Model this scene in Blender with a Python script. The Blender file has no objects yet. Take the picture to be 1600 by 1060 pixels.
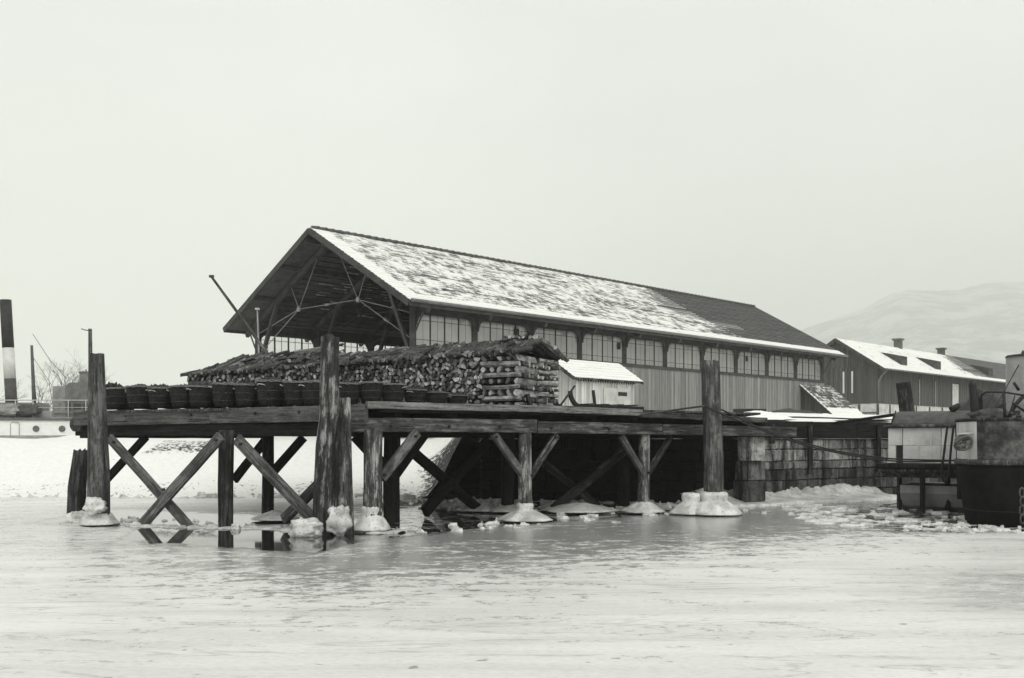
import bpy, math, random
from mathutils import Vector, Matrix, noise as mn
R = math.radians
random.seed(7)
sc = bpy.context.scene
col = sc.collection

# ------------------------------------------------------------------ camera, world, sun
EYE, FPX, HOR = 2.05, 1560.0, 686.0
cam_d = bpy.data.cameras.new("camera"); cam = bpy.data.objects.new("camera", cam_d); col.objects.link(cam)
cam.location = (0, 0, EYE); cam.rotation_euler = (R(90), 0, 0)
cam_d.sensor_width = 36; cam_d.lens = 36*FPX/1600; cam_d.shift_y = (HOR-530)/1600
cam_d.clip_end = 16000; cam_d.clip_start = 0.05
sc.camera = cam
SUN_EL, SUN_AZ = 42, 158      # azimuth clockwise from +Y: behind the camera, to the right
wd = bpy.data.worlds.new("World"); sc.world = wd; wd.use_nodes = True
nt = wd.node_tree; nt.nodes.clear()
wo = nt.nodes.new('ShaderNodeOutputWorld'); bg = nt.nodes.new('ShaderNodeBackground')
sky = nt.nodes.new('ShaderNodeTexSky'); sky.sky_type = 'NISHITA'; sky.sun_disc = False
sky.sun_elevation = R(SUN_EL); sky.sun_rotation = R(SUN_AZ); sky.air_density = 1; sky.dust_density = 6
bw = nt.nodes.new('ShaderNodeRGBToBW'); nt.links.new(sky.outputs[0], bw.inputs[0])
# overcast veil: the clear sky's luminance is mostly replaced by an even cloud layer
tc = nt.nodes.new('ShaderNodeTexCoord'); cn = nt.nodes.new('ShaderNodeTexNoise')
cn.inputs['Scale'].default_value = 1.6; cn.inputs['Detail'].default_value = 4
mpw = nt.nodes.new('ShaderNodeMapping'); mpw.inputs['Scale'].default_value = (1, 1, 2.6)
nt.links.new(tc.outputs['Generated'], mpw.inputs[0]); nt.links.new(mpw.outputs[0], cn.inputs['Vector'])
mr = nt.nodes.new('ShaderNodeMapRange'); mr.inputs[1].default_value = .3; mr.inputs[2].default_value = .7
mr.inputs[3].default_value = 6.3; mr.inputs[4].default_value = 8.3
nt.links.new(cn.outputs[0], mr.inputs[0])
mxw = nt.nodes.new('ShaderNodeMix'); mxw.data_type = 'FLOAT'; mxw.inputs[0].default_value = .9
nt.links.new(bw.outputs[0], mxw.inputs[2]); nt.links.new(mr.outputs[0], mxw.inputs[3])
tint = nt.nodes.new('ShaderNodeVectorMath'); tint.operation = 'SCALE'; tint.inputs[0].default_value = (.992, 1.002, .984)
nt.links.new(mxw.outputs[0], tint.inputs['Scale'])
nt.links.new(tint.outputs[0], bg.inputs[0]); bg.inputs[1].default_value = 0.12
nt.links.new(bg.outputs[0], wo.inputs[0])
sd = bpy.data.lights.new("sun", 'SUN'); sd.energy = 0.9; sd.angle = R(25); sd.color = (1, .99, .94)
so = bpy.data.objects.new("sun", sd); col.objects.link(so)
so.rotation_euler = (R(90-SUN_EL), 0, R(180-SUN_AZ) )
so.location = (0, -20, 60)
vs = sc.view_settings; vs.view_transform = 'Standard'; vs.look = 'None'; vs.gamma = 1; vs.exposure = 0.10
sc.cycles.volume_bounces = 3; sc.cycles.max_bounces = 8; sc.cycles.transparent_max_bounces = 16

# ------------------------------------------------------------------ helpers
def W(px, py, Y): return Vector(((px-800)/FPX*Y, Y, EYE-(py-HOR)/FPX*Y))
def G(px, Y, z=0.0): return Vector(((px-800)/FPX*Y, Y, z))
def g(v): return (v, v*1.004, v*.962, 1)
WM = {}
def link(o, par=None, mat=None):
    col.objects.link(o)
    mat = mat or Matrix.Identity(4)
    WM[o.name] = mat
    if par is not None:
        o.parent = par; o.matrix_parent_inverse = WM[par.name].inverted()
    o.matrix_basis = mat
    return o
def tag(o, label=None, cat=None, group=None, kind=None):
    if label: o['label'] = label
    if cat: o['category'] = cat
    if group: o['group'] = group
    if kind: o['kind'] = kind
    return o
def empty(name, loc, label=None, cat=None, group=None, kind=None, rz=0):
    o = bpy.data.objects.new(name, None); o.empty_display_size = .2
    link(o, None, Matrix.Translation(Vector(loc)) @ Matrix.Rotation(rz, 4, 'Z'))
    return tag(o, label, cat, group, kind)
def mesh_obj(name, verts, faces, mats, par=None, mat=None, smooth=False, mi=None, uv=None):
    me = bpy.data.meshes.new(name)
    me.from_pydata([tuple(v) for v in verts], [], faces)
    for m in (mats if isinstance(mats, (list, tuple)) else [mats]): me.materials.append(m)
    if mi: me.polygons.foreach_set('material_index', mi)
    if smooth is True: me.polygons.foreach_set('use_smooth', [True]*len(me.polygons))
    elif isinstance(smooth, list): me.polygons.foreach_set('use_smooth', smooth)
    if uv:
        l = me.uv_layers.new(name='UVMap')
        i = 0
        for f in uv:
            for c in f: l.data[i].uv = c; i += 1
    me.update()
    o = bpy.data.objects.new(name, me)
    return link(o, par, mat)
def frame(p0, p1, up=Vector((0, 0, 1))):
    a = (p1-p0).normalized()
    x = up.cross(a)
    if x.length < 1e-3: x = Vector((1, 0, 0))
    x.normalize(); y = a.cross(x)
    m = Matrix((x, y, a)).transposed().to_4x4(); m.translation = p0
    return m
class MB:
    def __init__(s): s.v = []; s.f = []; s.m = []; s.sm = []
    def add(s, vs, fs, m=0, sm=False):
        b = len(s.v); s.v += [Vector(v) for v in vs]
        for f in fs: s.f.append([i+b for i in f]); s.m.append(m); s.sm.append(sm)
    def box(s, c, size, rz=0, m=0, M=None):
        x, y, z = [a/2 for a in size]
        T = M if M is not None else Matrix.Translation(Vector(c)) @ Matrix.Rotation(rz, 4, 'Z')
        vs = [T @ Vector((i*x, j*y, k*z)) for i in (-1, 1) for j in (-1, 1) for k in (-1, 1)]
        s.add(vs, [(0, 1, 3, 2), (4, 6, 7, 5), (0, 4, 5, 1), (2, 3, 7, 6), (0, 2, 6, 4), (1, 5, 7, 3)], m)
    def bar(s, p0, p1, w, h, m=0):
        p0 = Vector(p0); p1 = Vector(p1)
        T = frame(p0, p1) @ Matrix.Translation((0, 0, (p1-p0).length/2))
        s.box(None, (w, h, (p1-p0).length), M=T, m=m)
    def tube(s, pts, r, n=8, m=0, cap=True, sm=True):
        pts = [Vector(p) for p in pts]; b = len(s.v); k = len(pts)
        for i, p in enumerate(pts):
            d = (pts[min(i+1, k-1)]-pts[max(i-1, 0)]); T = frame(p, p+d)
            rr = r[i] if isinstance(r, (list, tuple)) else r
            for j in range(n):
                a = 2*math.pi*j/n
                s.v.append(T @ Vector((rr*math.cos(a), rr*math.sin(a), 0)))
        for i in range(k-1):
            for j in range(n):
                s.f.append([b+i*n+j, b+i*n+(j+1) % n, b+(i+1)*n+(j+1) % n, b+(i+1)*n+j]); s.m.append(m); s.sm.append(sm)
        if cap:
            s.f.append([b+j for j in reversed(range(n))]); s.m.append(m); s.sm.append(False)
            s.f.append([b+(k-1)*n+j for j in range(n)]); s.m.append(m); s.sm.append(False)
    def prism(s, poly, z0, z1, m=0):
        n = len(poly)
        s.add([(p[0], p[1], z0) for p in poly]+[(p[0], p[1], z1) for p in poly],
              [list(reversed(range(n))), list(range(n, 2*n))]+[[i, (i+1) % n, n+(i+1) % n, n+i] for i in range(n)], m)
    def build(s, name, mats, par=None, origin=True):
        if origin and s.v:
            xs = [v.x for v in s.v]; ys = [v.y for v in s.v]; zs = [v.z for v in s.v]
            o = Vector(((min(xs)+max(xs))/2, (min(ys)+max(ys))/2, min(zs)))
        else: o = Vector((0, 0, 0))
        return mesh_obj(name, [v-o for v in s.v], s.f, mats, par, Matrix.Translation(o), s.sm, s.m)
def beam(name, p0, p1, w, h, mat, par=None, jit=.006, seg=.5, ch=.012):
    p0 = Vector(p0); p1 = Vector(p1); L = (p1-p0).length; k = max(1, int(L/seg)); T = frame(p0, p1)
    prof = [(-w/2+ch, -h/2), (w/2-ch, -h/2), (w/2, -h/2+ch), (w/2, h/2-ch), (w/2-ch, h/2), (-w/2+ch, h/2), (-w/2, h/2-ch), (-w/2, -h/2+ch)]
    vs = []; fs = []
    for i in range(k+1):
        jx, jy = random.uniform(-jit, jit), random.uniform(-jit, jit)
        for (x, y) in prof: vs.append((x+jx+random.uniform(-jit, jit)*.5, y+jy+random.uniform(-jit, jit)*.5, L*i/k + (random.uniform(-.01, .01) if i in (0, k) else 0)))
    for i in range(k):
        for j in range(8): fs.append([i*8+j, i*8+(j+1) % 8, (i+1)*8+(j+1) % 8, (i+1)*8+j])
    fs.append(list(reversed(range(8)))); fs.append([k*8+j for j in range(8)])
    return mesh_obj(name, vs, fs, mat, par, T)
def pole(name, pts, rad, mat, par=None, sides=16, lump=.04, step=.18, ragged=.0, seed=None):
    """round timber through world points, grain along local Z"""
    pts = [Vector(p) for p in pts]; T = frame(pts[0], pts[-1]); Ti = T.inverted()
    sd_ = seed if seed is not None else random.random()*100
    L = [0]
    for a, b in zip(pts, pts[1:]): L.append(L[-1]+(b-a).length)
    k = max(2, int(L[-1]/step)); vs = []; fs = []
    if not isinstance(rad, (list, tuple)): rad = [rad]*len(pts)
    for i in range(k+1):
        s = L[-1]*i/k; j = 0
        while j < len(L)-2 and s > L[j+1]: j += 1
        t = (s-L[j])/(L[j+1]-L[j]); p = Ti @ pts[j].lerp(pts[j+1], t); r = rad[j]*(1-t)+rad[j+1]*t
        for q in range(sides):
            a = 2*math.pi*q/sides
            c, sn = math.cos(a), math.sin(a)
            n1 = mn.noise(Vector((c*1.3+sd_, sn*1.3, s*.5)))*lump*2 + mn.noise(Vector((c*3.5+sd_, sn*3.5+5, s*.8)))*lump*1.1
            rr = r*(1+n1); z = p.z
            if i == k and ragged: z += mn.noise(Vector((c*2+sd_, sn*2, 9)))*ragged
            vs.append((p.x+rr*c, p.y+rr*sn, z))
    for i in range(k):
        for q in range(sides): fs.append([i*sides+q, i*sides+(q+1) % sides, (i+1)*sides+(q+1) % sides, (i+1)*sides+q])
    sm = [True]*len(fs)
    top = [Vector(vs[k*sides+q]) for q in range(sides)]; c = sum(top, Vector())/sides
    vs.append((c.x, c.y, c.z-(ragged*.3))); ci = len(vs)-1
    for q in range(sides): fs.append([k*sides+q, k*sides+(q+1) % sides, ci]); sm.append(False)
    fs.append(list(reversed(range(sides)))); sm.append(False)
    return mesh_obj(name, vs, fs, mat, par, T, sm)

# ------------------------------------------------------------------ node materials
class NM:
    def __init__(s, name):
        s.m = bpy.data.materials.new(name); s.m.use_nodes = True; s.t = s.m.node_tree; s.t.nodes.clear()
        s.out = s.t.nodes.new('ShaderNodeOutputMaterial')
    def n(s, ty, **kw):
        nd = s.t.nodes.new(ty)
        for k, v in kw.items(): setattr(nd, k, v)
        return nd
    def l(s, a, b): s.t.links.new(a, b)
    def val(s, x, inp):
        if hasattr(x, 'is_output') or hasattr(x, 'links'): s.l(x, inp)
        else: inp.default_value = x
    def math(s, op, a, b=0.0, c=0.0, clamp=False):
        nd = s.n('ShaderNodeMath', operation=op, use_clamp=clamp)
        for x, i in ((a, 0), (b, 1), (c, 2)): s.val(x, nd.inputs[i])
        return nd.outputs[0]
    def coord(s, which='Object', scale=(1, 1, 1), rnd=True, rot=(0, 0, 0)):
        t = s.n('ShaderNodeTexCoord'); mp = s.n('ShaderNodeMapping'); mp.inputs['Scale'].default_value = scale; mp.inputs['Rotation'].default_value = rot
        v = t.outputs[which]
        if rnd:
            oi = s.n('ShaderNodeObjectInfo'); ad = s.n('ShaderNodeVectorMath', operation='ADD')
            ml = s.math('MULTIPLY', oi.outputs['Random'], 37.0)
            s.l(v, ad.inputs[0]); s.l(ml, ad.inputs[1]); v = ad.outputs[0]
        s.l(v, mp.inputs[0]); return mp.outputs[0]
    def noise(s, vec, scale=1.0, detail=4.0, rough=.6, dist=0.0):
        nd = s.n('ShaderNodeTexNoise'); s.l(vec, nd.inputs['Vector'])
        nd.inputs['Scale'].default_value = scale; nd.inputs['Detail'].default_value = detail
        nd.inputs['Roughness'].default_value = rough; nd.inputs['Distortion'].default_value = dist
        return nd.outputs[0]
    def ramp(s, x, a, b, lo=0.0, hi=1.0):
        nd = s.n('ShaderNodeMapRange'); nd.interpolation_type = 'SMOOTHSTEP'
        s.l(x, nd.inputs[0]); nd.inputs[1].default_value = a; nd.inputs[2].default_value = b
        s.val(lo, nd.inputs[3]); s.val(hi, nd.inputs[4]); return nd.outputs[0]
    def mixf(s, f, a, b):
        nd = s.n('ShaderNodeMix', data_type='FLOAT'); s.val(f, nd.inputs[0]); s.val(a, nd.inputs[2]); s.val(b, nd.inputs[3]); return nd.outputs[0]
    def grey(s, v):
        nd = s.n('ShaderNodeVectorMath', operation='SCALE'); nd.inputs[0].default_value = g(1)[:3]; s.val(v, nd.inputs['Scale']); return nd.outputs[0]
    def bsdf(s, v, rough=.8, spec=.3, bump=None, bs=.3, bd=.02):
        p = s.n('ShaderNodeBsdfPrincipled'); s.l(s.grey(v), p.inputs['Base Color'])
        s.val(rough, p.inputs['Roughness']); s.val(spec, p.inputs['Specular IOR Level'])
        if bump is not None:
            b = s.n('ShaderNodeBump'); b.inputs['Strength'].default_value = bs; b.inputs['Distance'].default_value = bd
            s.l(bump, b.inputs['Height']); s.l(b.outputs[0], p.inputs['Normal'])
        s.p = p; return p.outputs[0]
    def done(s, sh): s.l(sh, s.out.inputs[0]); return s.m
def wood(name, lo, hi, sx=16, sz=1.3, patch=2.4, rough=.8, bare=0.0):
    m = NM(name); a = m.noise(m.coord('Object', (sx, sx, sz)), 1, 9, .74, .25)
    b = m.noise(m.coord('Object', (patch, patch, patch*.55)), 1, 7, .68)
    fine = m.noise(m.coord('Object', (85, 85, 9)), 1, 4, .75)
    x = m.math('ADD', m.math('MULTIPLY', a, .62), m.math('MULTIPLY', b, .38))
    c = m.ramp(x, .36, .64, lo, hi)
    c = m.math('MULTIPLY', c, m.ramp(fine, .28, .72, .55, 1.45))
    if bare:
        k = m.math('MULTIPLY', m.ramp(a, .46, .58), m.ramp(b, .47, .57))
        c = m.mixf(k, c, m.math('MULTIPLY', m.ramp(fine, .3, .7, .7, 1.2), bare))
    ck = m.noise(m.coord('Object', (30, 30, 1.1)), 1, 5, .7)
    crack = m.ramp(ck, .36, .42, .15, 1)
    c = m.math('MULTIPLY', c, crack)
    h = m.math('ADD', m.math('MULTIPLY', a, .6), m.math('MULTIPLY', fine, .4))
    return m.done(m.bsdf(c, rough, .15, m.math('MULTIPLY', h, crack), .9, .03))
def plain(name, v, rough=.7, spec=.3, var=.25, sc_=3.0, bump=.15, det=5, coords='Object'):
    m = NM(name); a = m.noise(m.coord(coords, (1, 1, 1)), sc_, det, .65)
    c = m.ramp(a, .3, .7, v*(1-var), v*(1+var))
    return m.done(m.bsdf(c, rough, spec, a, bump, .02))
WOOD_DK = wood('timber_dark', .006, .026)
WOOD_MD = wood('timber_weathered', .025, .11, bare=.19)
WOOD_LT = wood('timber_edge', .11, .28, rough=.8)
FASC = wood('edge_board_timber', .05, .13, bare=.15)
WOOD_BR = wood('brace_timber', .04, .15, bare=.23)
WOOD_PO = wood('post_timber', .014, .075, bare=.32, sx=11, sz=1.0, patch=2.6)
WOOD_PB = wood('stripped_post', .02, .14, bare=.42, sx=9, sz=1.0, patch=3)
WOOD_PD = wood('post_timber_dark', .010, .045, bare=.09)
HALL_W = plain('hall_timber', .068, .8, .2, .25, 2.0)
HALL_D = plain('hall_roof_boards', .085, .85, .2, .3, 2.0)
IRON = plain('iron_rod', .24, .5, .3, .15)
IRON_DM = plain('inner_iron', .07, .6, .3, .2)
BLACK = plain('black_paint', .010, .55, .4, .5, 4)
TAR = plain('tarred_iron', .007, .8, .12, .5, 2.5, .3)
WHITE = plain('white_paint', .62, .6, .3, .12, 1.5)
def mat_snow():
    m = NM('snow'); v = m.coord('Object', rnd=False); a = m.noise(v, .8, 6, .6); b = m.noise(v, 9, 5, .7)
    c = m.ramp(b, .3, .7, .84, .93)
    return m.done(m.bsdf(c, .7, .3, m.math('ADD', a, m.math('MULTIPLY', b, .15)), .5, .15))
SNOW = mat_snow()
def mat_land():
    m = NM('snowy_ground'); v = m.coord('Object', rnd=False); a = m.noise(v, .5, 8, .62); b = m.noise(v, 6, 6, .7)
    at = m.n('ShaderNodeAttribute', attribute_name='dirt'); d = at.outputs['Fac']
    k = m.math('ADD', m.math('MULTIPLY', d, 1.0), m.math('MULTIPLY', m.math('SUBTRACT', b, .5), 1.6))
    k = m.math('ADD', k, m.math('MULTIPLY', m.math('SUBTRACT', a, .5), .5))
    k = m.ramp(k, .42, .62)
    c = m.mixf(k, m.ramp(b, .3, .7, .84, .93), m.ramp(b, .4, .6, .008, .05))
    return m.done(m.bsdf(c, .75, .3, m.math('ADD', a, m.math('MULTIPLY', b, .3)), .7, .2))
LAND = mat_land()
def mat_ice():
    """post-collar ice: grey white with dirt specks"""
    m = NM('collar_ice'); v = m.coord('Object'); a = m.noise(v, 3, 6, .6); b = m.noise(v, 22, 4, .7)
    c = m.ramp(a, .3, .7, .44, .78); c = m.math('MULTIPLY', c, m.ramp(b, .32, .46, .40, 1))
    return m.done(m.bsdf(c, .35, .5, m.math('ADD', a, m.math('MULTIPLY', b, .25)), .6, .04))
ICE = mat_ice()
def mat_sheet():
    """the harbour surface: thin wet ice with snow flecks and streaks, open water round the pier legs"""
    m = NM('harbour_ice'); v = m.coord('Object', rnd=False)
    v1 = m.coord('Object', (.10, .22, 1), False, (0, 0, R(8))); v2 = m.coord('Object', (1.7, 2.7, 1), False, (0, 0, R(-10)))
    v3 = m.coord('Object', (7.0, 9.0, 1), False); v4 = m.coord('Object', (.16, 1.1, 1), False, (0, 0, R(12)))
    big = m.noise(v1, 1, 5, .6, .5); mid = m.noise(v2, 1, 8, .68, .5); fin = m.noise(v3, 1, 6, .75); stk = m.noise(v4, 1, 6, .6, 1.2)
    sp = m.n('ShaderNodeSeparateXYZ'); m.l(v, sp.inputs[0]); X, Y = sp.outputs[0], sp.outputs[1]
    d1 = m.math('SUBTRACT', m.math('ADD', m.math('MULTIPLY', X, .446), m.math('MULTIPLY', Y, .894)), 18.16)
    d2 = m.math('SUBTRACT', m.math('ADD', m.math('MULTIPLY', X, -.617), m.math('MULTIPLY', Y, .787)), 19.27)
    d = m.math('MINIMUM', d1, d2)
    near = m.math('MULTIPLY', m.ramp(m.math('ADD', d, m.math('MULTIPLY', m.math('SUBTRACT', big, .5), 9)), -10.5, -3.5), m.ramp(d, 9, 3))
    side = m.ramp(X, -9, -3)
    thin = m.math('MULTIPLY', near, m.math('ADD', m.math('MULTIPLY', side, .75), .25))
    dn = m.math('ADD', d, m.math('MULTIPLY', m.math('SUBTRACT', mid, .5), 2.2))
    wet = m.math('MULTIPLY', m.ramp(m.math('ADD', m.math('SUBTRACT', dn, m.ramp(X, -2.5, 0, 0, .95)), m.math('MULTIPLY', m.math('MULTIPLY', m.ramp(X, -8.8, -7.8), m.ramp(X, -2.9, -3.6)), 2.3)), -1.75, -1.35), m.ramp(Y, 36, 33))
    wet = m.math('MULTIPLY', wet, m.ramp(X, 9.5, 7.5))
    wet = m.math('MULTIPLY', wet, m.math('MAXIMUM', m.ramp(X, -4, -2.5), m.ramp(m.math('ADD', d1, m.math('MULTIPLY', m.math('SUBTRACT', mid, .5), 3)), 3.4, 2.4)))
    wet = m.math('MULTIPLY', wet, m.ramp(X, -12.2, -11.2))
    fl = m.math('ADD', m.math('MULTIPLY', mid, .6), m.math('MULTIPLY', fin, .4))
    whitefl = m.ramp(m.math('ADD', m.math('SUBTRACT', fl, m.math('MULTIPLY', thin, .17)), m.math('MULTIPLY', m.math('SUBTRACT', big, .5), .35)), .36, .46)
    basew = m.ramp(m.math('ADD', m.math('MULTIPLY', big, .4), m.math('MULTIPLY', stk, .6)), .34, .62, .62, .80)
    basew = m.math('MULTIPLY', basew, m.ramp(m.noise(m.coord('Object', (9, 16, 1), False), 1, 6, .8), .32, .6, .86, 1.04))
    rp = m.math('MULTIPLY', m.ramp(m.math('ADD', X, m.math('MULTIPLY', m.math('SUBTRACT', big, .5), 6)), 4.5, 6.5), m.math('MULTIPLY', m.ramp(Y, 11, 12.5), m.ramp(Y, 17, 14.5)))
    whitefl = m.math('MULTIPLY', whitefl, m.math('SUBTRACT', 1, m.math('MULTIPLY', rp, m.ramp(fl, .62, .48, 0, .6))))
    dark = m.mixf(thin, .50, .32)
    c = m.mixf(whitefl, dark, basew)
    crack = m.ramp(m.math('ABSOLUTE', m.math('SUBTRACT', m.noise(m.coord('Object', (.16, .8, 1), False, (0, 0, R(9))), 1, 5, .6, .6), .5)), 0.0, .014, .74, 1.0)
    sp2 = m.ramp(m.noise(m.coord('Object', (2.6, 3.4, 1), False), 1, 3, .5), .70, .74, 1.0, .45)
    crack = m.math('MULTIPLY', crack, sp2)
    c = m.math('MULTIPLY', c, crack)
    w2 = m.math('MULTIPLY', m.ramp(m.math('ADD', X, m.math('MULTIPLY', m.math('SUBTRACT', mid, .5), 5)), 7.6, 8.6), m.ramp(m.math('ADD', Y, m.math('MULTIPLY', m.math('SUBTRACT', mid, .5), 3)), 21.4, 22.2))
    w2 = m.math('MULTIPLY', w2, m.ramp(fl, .56, .50))
    wet = m.math('MAXIMUM', wet, w2)
    slush = m.math('MULTIPLY', m.ramp(fl, .53, .60), m.ramp(X, -3.6, -2.4))
    wet = m.math('MULTIPLY', wet, m.math('SUBTRACT', 1, slush))
    c = m.mixf(wet, c, .02)
    ro = m.mixf(whitefl, .17, .40); ro = m.mixf(wet, ro, .02)
    h = m.math('MULTIPLY', m.math('ADD', m.math('MULTIPLY', mid, .5), m.math('MULTIPLY', fin, .5)), m.mixf(wet, 1.0, .02))
    return m.done(m.bsdf(c, ro, .5, h, .18, .03))
SHEET = mat_sheet()
def mat_roof(name, bare0, bare1, snow=.70, tile=.12, vmax=7.9, edge=.75):
    m = NM(name); uvn = m.n('ShaderNodeUVMap'); uvn.uv_map = 'UVMap'; sp = m.n('ShaderNodeSeparateXYZ'); m.l(uvn.outputs[0], sp.inputs[0])
    u, v = sp.outputs[0], sp.outputs[1]
    row = m.math('FLOOR', m.math('DIVIDE', v, .2633)); cu = m.math('FLOOR', m.math('ADD', m.math('DIVIDE', u, .30), m.math('MULTIPLY', row, .5)))
    cb = m.n('ShaderNodeCombineXYZ'); m.l(cu, cb.inputs[0]); m.l(row, cb.inputs[1])
    wn = m.n('ShaderNodeTexWhiteNoise', noise_dimensions='2D'); m.l(cb.outputs[0], wn.inputs['Vector']); r = wn.outputs[0]
    mp = m.n('ShaderNodeMapping'); m.l(uvn.outputs[0], mp.inputs[0]); mp.inputs['Scale'].default_value = (1, 1, 1)
    n1 = m.noise(mp.outputs[0], .45, 4, .6); n3 = m.noise(mp.outputs[0], 1.0, 4, .6); mp2 = m.n('ShaderNodeMapping'); m.l(uvn.outputs[0], mp2.inputs[0]); mp2.inputs['Scale'].default_value = (2.6, 1.0, 1); n2 = m.noise(mp2.outputs[0], 3.0, 7, .75)
    fr = m.math('FRACT', m.math('DIVIDE', v, .2633))
    S = m.ramp(m.math('ADD', m.math('ADD', u, m.math('MULTIPLY', m.math('SUBTRACT', n1, .5), 12)), m.math('MULTIPLY', v, -.1)), bare0, bare1, snow, .12)
    E = m.ramp(v, vmax-.95, vmax-.6); E2 = m.ramp(u, edge, edge+.4, 1, 0)
    S = m.math('MAXIMUM', S, m.math('MULTIPLY', m.math('MAXIMUM', E, E2), 1.05))
    x = m.math('ADD', m.math('ADD', m.math('MULTIPLY', r, .13), m.math('MULTIPLY', n2, .55)), m.math('ADD', m.math('MULTIPLY', n3, .42), m.math('MULTIPLY', fr, .07)))
    k = m.ramp(m.math('SUBTRACT', x, m.math('MULTIPLY', S, .90)), -.06, .035, 1, 0)
    tl = m.mixf(r, tile*.75, tile*1.25)
    c = m.mixf(k, tl, m.ramp(n2, .3, .7, .80, .92))
    return m.done(m.bsdf(c, .75, .3, m.math('ADD', m.math('MULTIPLY', k, .7), m.math('MULTIPLY', n2, .3)), .6, .04))
ROOF = mat_roof('hall_tiles_with_snow', 21.5, 29.0, .685, .09)
ROOF2 = mat_roof('warehouse_tiles_with_snow', 20, 28, .80, .12, 5.35, .2)
HUTR = mat_roof('hut_roof_snow', 90, 95, .95, .12, 1.75, .1)
def mat_glass(nm, t0, t1):
    m = NM(nm); a = m.noise(m.coord('Object'), 1.2, 4, .6)
    d = m.n('ShaderNodeBsdfDiffuse'); oi = m.n('ShaderNodeObjectInfo'); m.l(m.grey(m.math('ADD', m.math('MULTIPLY', oi.outputs['Random'], .16), .50)), d.inputs[0])
    t = m.n('ShaderNodeBsdfTranslucent'); t.inputs[0].default_value = g(.6)
    gl = m.n('ShaderNodeBsdfGlossy'); gl.inputs['Roughness'].default_value = .08; gl.inputs[0].default_value = g(.9)
    tr = m.n('ShaderNodeBsdfTransparent')
    m1 = m.n('ShaderNodeMixShader'); m1.inputs[0].default_value = .42; m.l(d.outputs[0], m1.inputs[1]); m.l(t.outputs[0], m1.inputs[2])
    m2 = m.n('ShaderNodeMixShader'); m.l(m.ramp(a, .3, .7, t0, t1), m2.inputs[0]); m.l(m1.outputs[0], m2.inputs[1]); m.l(tr.outputs[0], m2.inputs[2])
    m3 = m.n('ShaderNodeMixShader'); m3.inputs[0].default_value = .16; m.l(m2.outputs[0], m3.inputs[1]); m.l(gl.outputs[0], m3.inputs[2])
    return m.done(m3.outputs[0])
GLASS = mat_glass('dusty_sky_grey_glass', .16, .30); GLASS_C = mat_glass('clear_window_glass', .86, .94)  # first mix: dust grey that also stands in for reflected sky
def mat_boards(name, v, pitch=.16, axis='u'):
    """upright boards; UV x in metres"""
    m = NM(name); uvn = m.n('ShaderNodeUVMap'); uvn.uv_map = 'UVMap'; sp = m.n('ShaderNodeSeparateXYZ'); m.l(uvn.outputs[0], sp.inputs[0])
    i = m.math('FLOOR', m.math('DIVIDE', sp.outputs[0], pitch)); wn = m.n('ShaderNodeTexWhiteNoise', noise_dimensions='1D'); m.l(i, wn.inputs['W'])
    f = m.math('FRACT', m.math('DIVIDE', sp.outputs[0], pitch))
    gap = m.math('MULTIPLY', m.ramp(f, .0, .08, .35, 1), m.ramp(f, .92, 1.0, 1, .35))
    mp = m.n('ShaderNodeMapping'); mp.inputs['Scale'].default_value = (9, .8, 1); m.l(uvn.outputs[0], mp.inputs[0])
    a = m.noise(mp.outputs[0], 1, 5, .65)
    c = m.math('MULTIPLY', m.mixf(wn.outputs[0], v*.75, v*1.22), m.ramp(a, .3, .7, .8, 1.2))
    c = m.math('MULTIPLY', c, gap)
    return m.done(m.bsdf(c, .85, .2, m.math('MULTIPLY', gap, a), .5, .03))
BOARDS = mat_boards('hall_boarding', .235, .17)
BOARDS_W = mat_boards('pale_boarding', .55, .19)
BOARDS_D = mat_boards('dark_boarding', .085, .22)
def mat_stone():
    m = NM('quay_stone'); v = m.coord('Object', rnd=False); a = m.noise(v, 3.5, 8, .7); b = m.noise(v, 14, 5, .7)
    at = m.n('ShaderNodeAttribute', attribute_name='tone')
    st = m.noise(m.coord('Object', (2.2, 2.2, .35), False), 1, 5, .7)
    c = m.math('MULTIPLY', at.outputs['Fac'], m.ramp(a, .3, .7, .5, 1.3))
    c = m.math('MULTIPLY', c, m.ramp(b, .3, .5, .55, 1.05)); c = m.math('MULTIPLY', c, m.ramp(st, .40, .56, .16, 1.1))
    return m.done(m.bsdf(c, .8, .3, m.math('ADD', a, m.math('MULTIPLY', b, .5)), .8, .04))
STONE = mat_stone()
BARK = plain('log_bark', .060, .85, .2, .6, 14, .8)
def mat_cut():
    m = NM('log_cut_end'); oi = m.n('ShaderNodeObjectInfo'); at = m.n('ShaderNodeAttribute', attribute_name='tone')
    a = m.noise(m.coord('Object'), 16, 4, .6)
    gm = m.n('ShaderNodeNewGeometry'); rr = m.math('FRACT', m.math('ADD', oi.outputs['Random'], gm.outputs['Random Per Island']))
    c = m.math('MULTIPLY', m.math('ADD', m.math('MULTIPLY', m.math('POWER', rr, 1.7), .50), .05), m.ramp(a, .3, .7, .65, 1.2))
    return m.done(m.bsdf(c, .8, .2, a, .4, .01))
CUT = mat_cut()
def mat_bark_face():
    m = NM('log_split_face'); oi = m.n('ShaderNodeObjectInfo'); gm = m.n('ShaderNodeNewGeometry')
    rr = m.math('FRACT', m.math('ADD', oi.outputs['Random'], gm.outputs['Random Per Island']))
    a = m.noise(m.coord('Object', (14, 14, 1.4)), 1, 5, .7)
    c = m.math('MULTIPLY', m.math('ADD', m.math('MULTIPLY', rr, .20), .025), m.ramp(a, .35, .65, .45, 1.3))
    return m.done(m.bsdf(c, .85, .2, a, .7, .02))
SPLIT = mat_bark_face()
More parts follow.
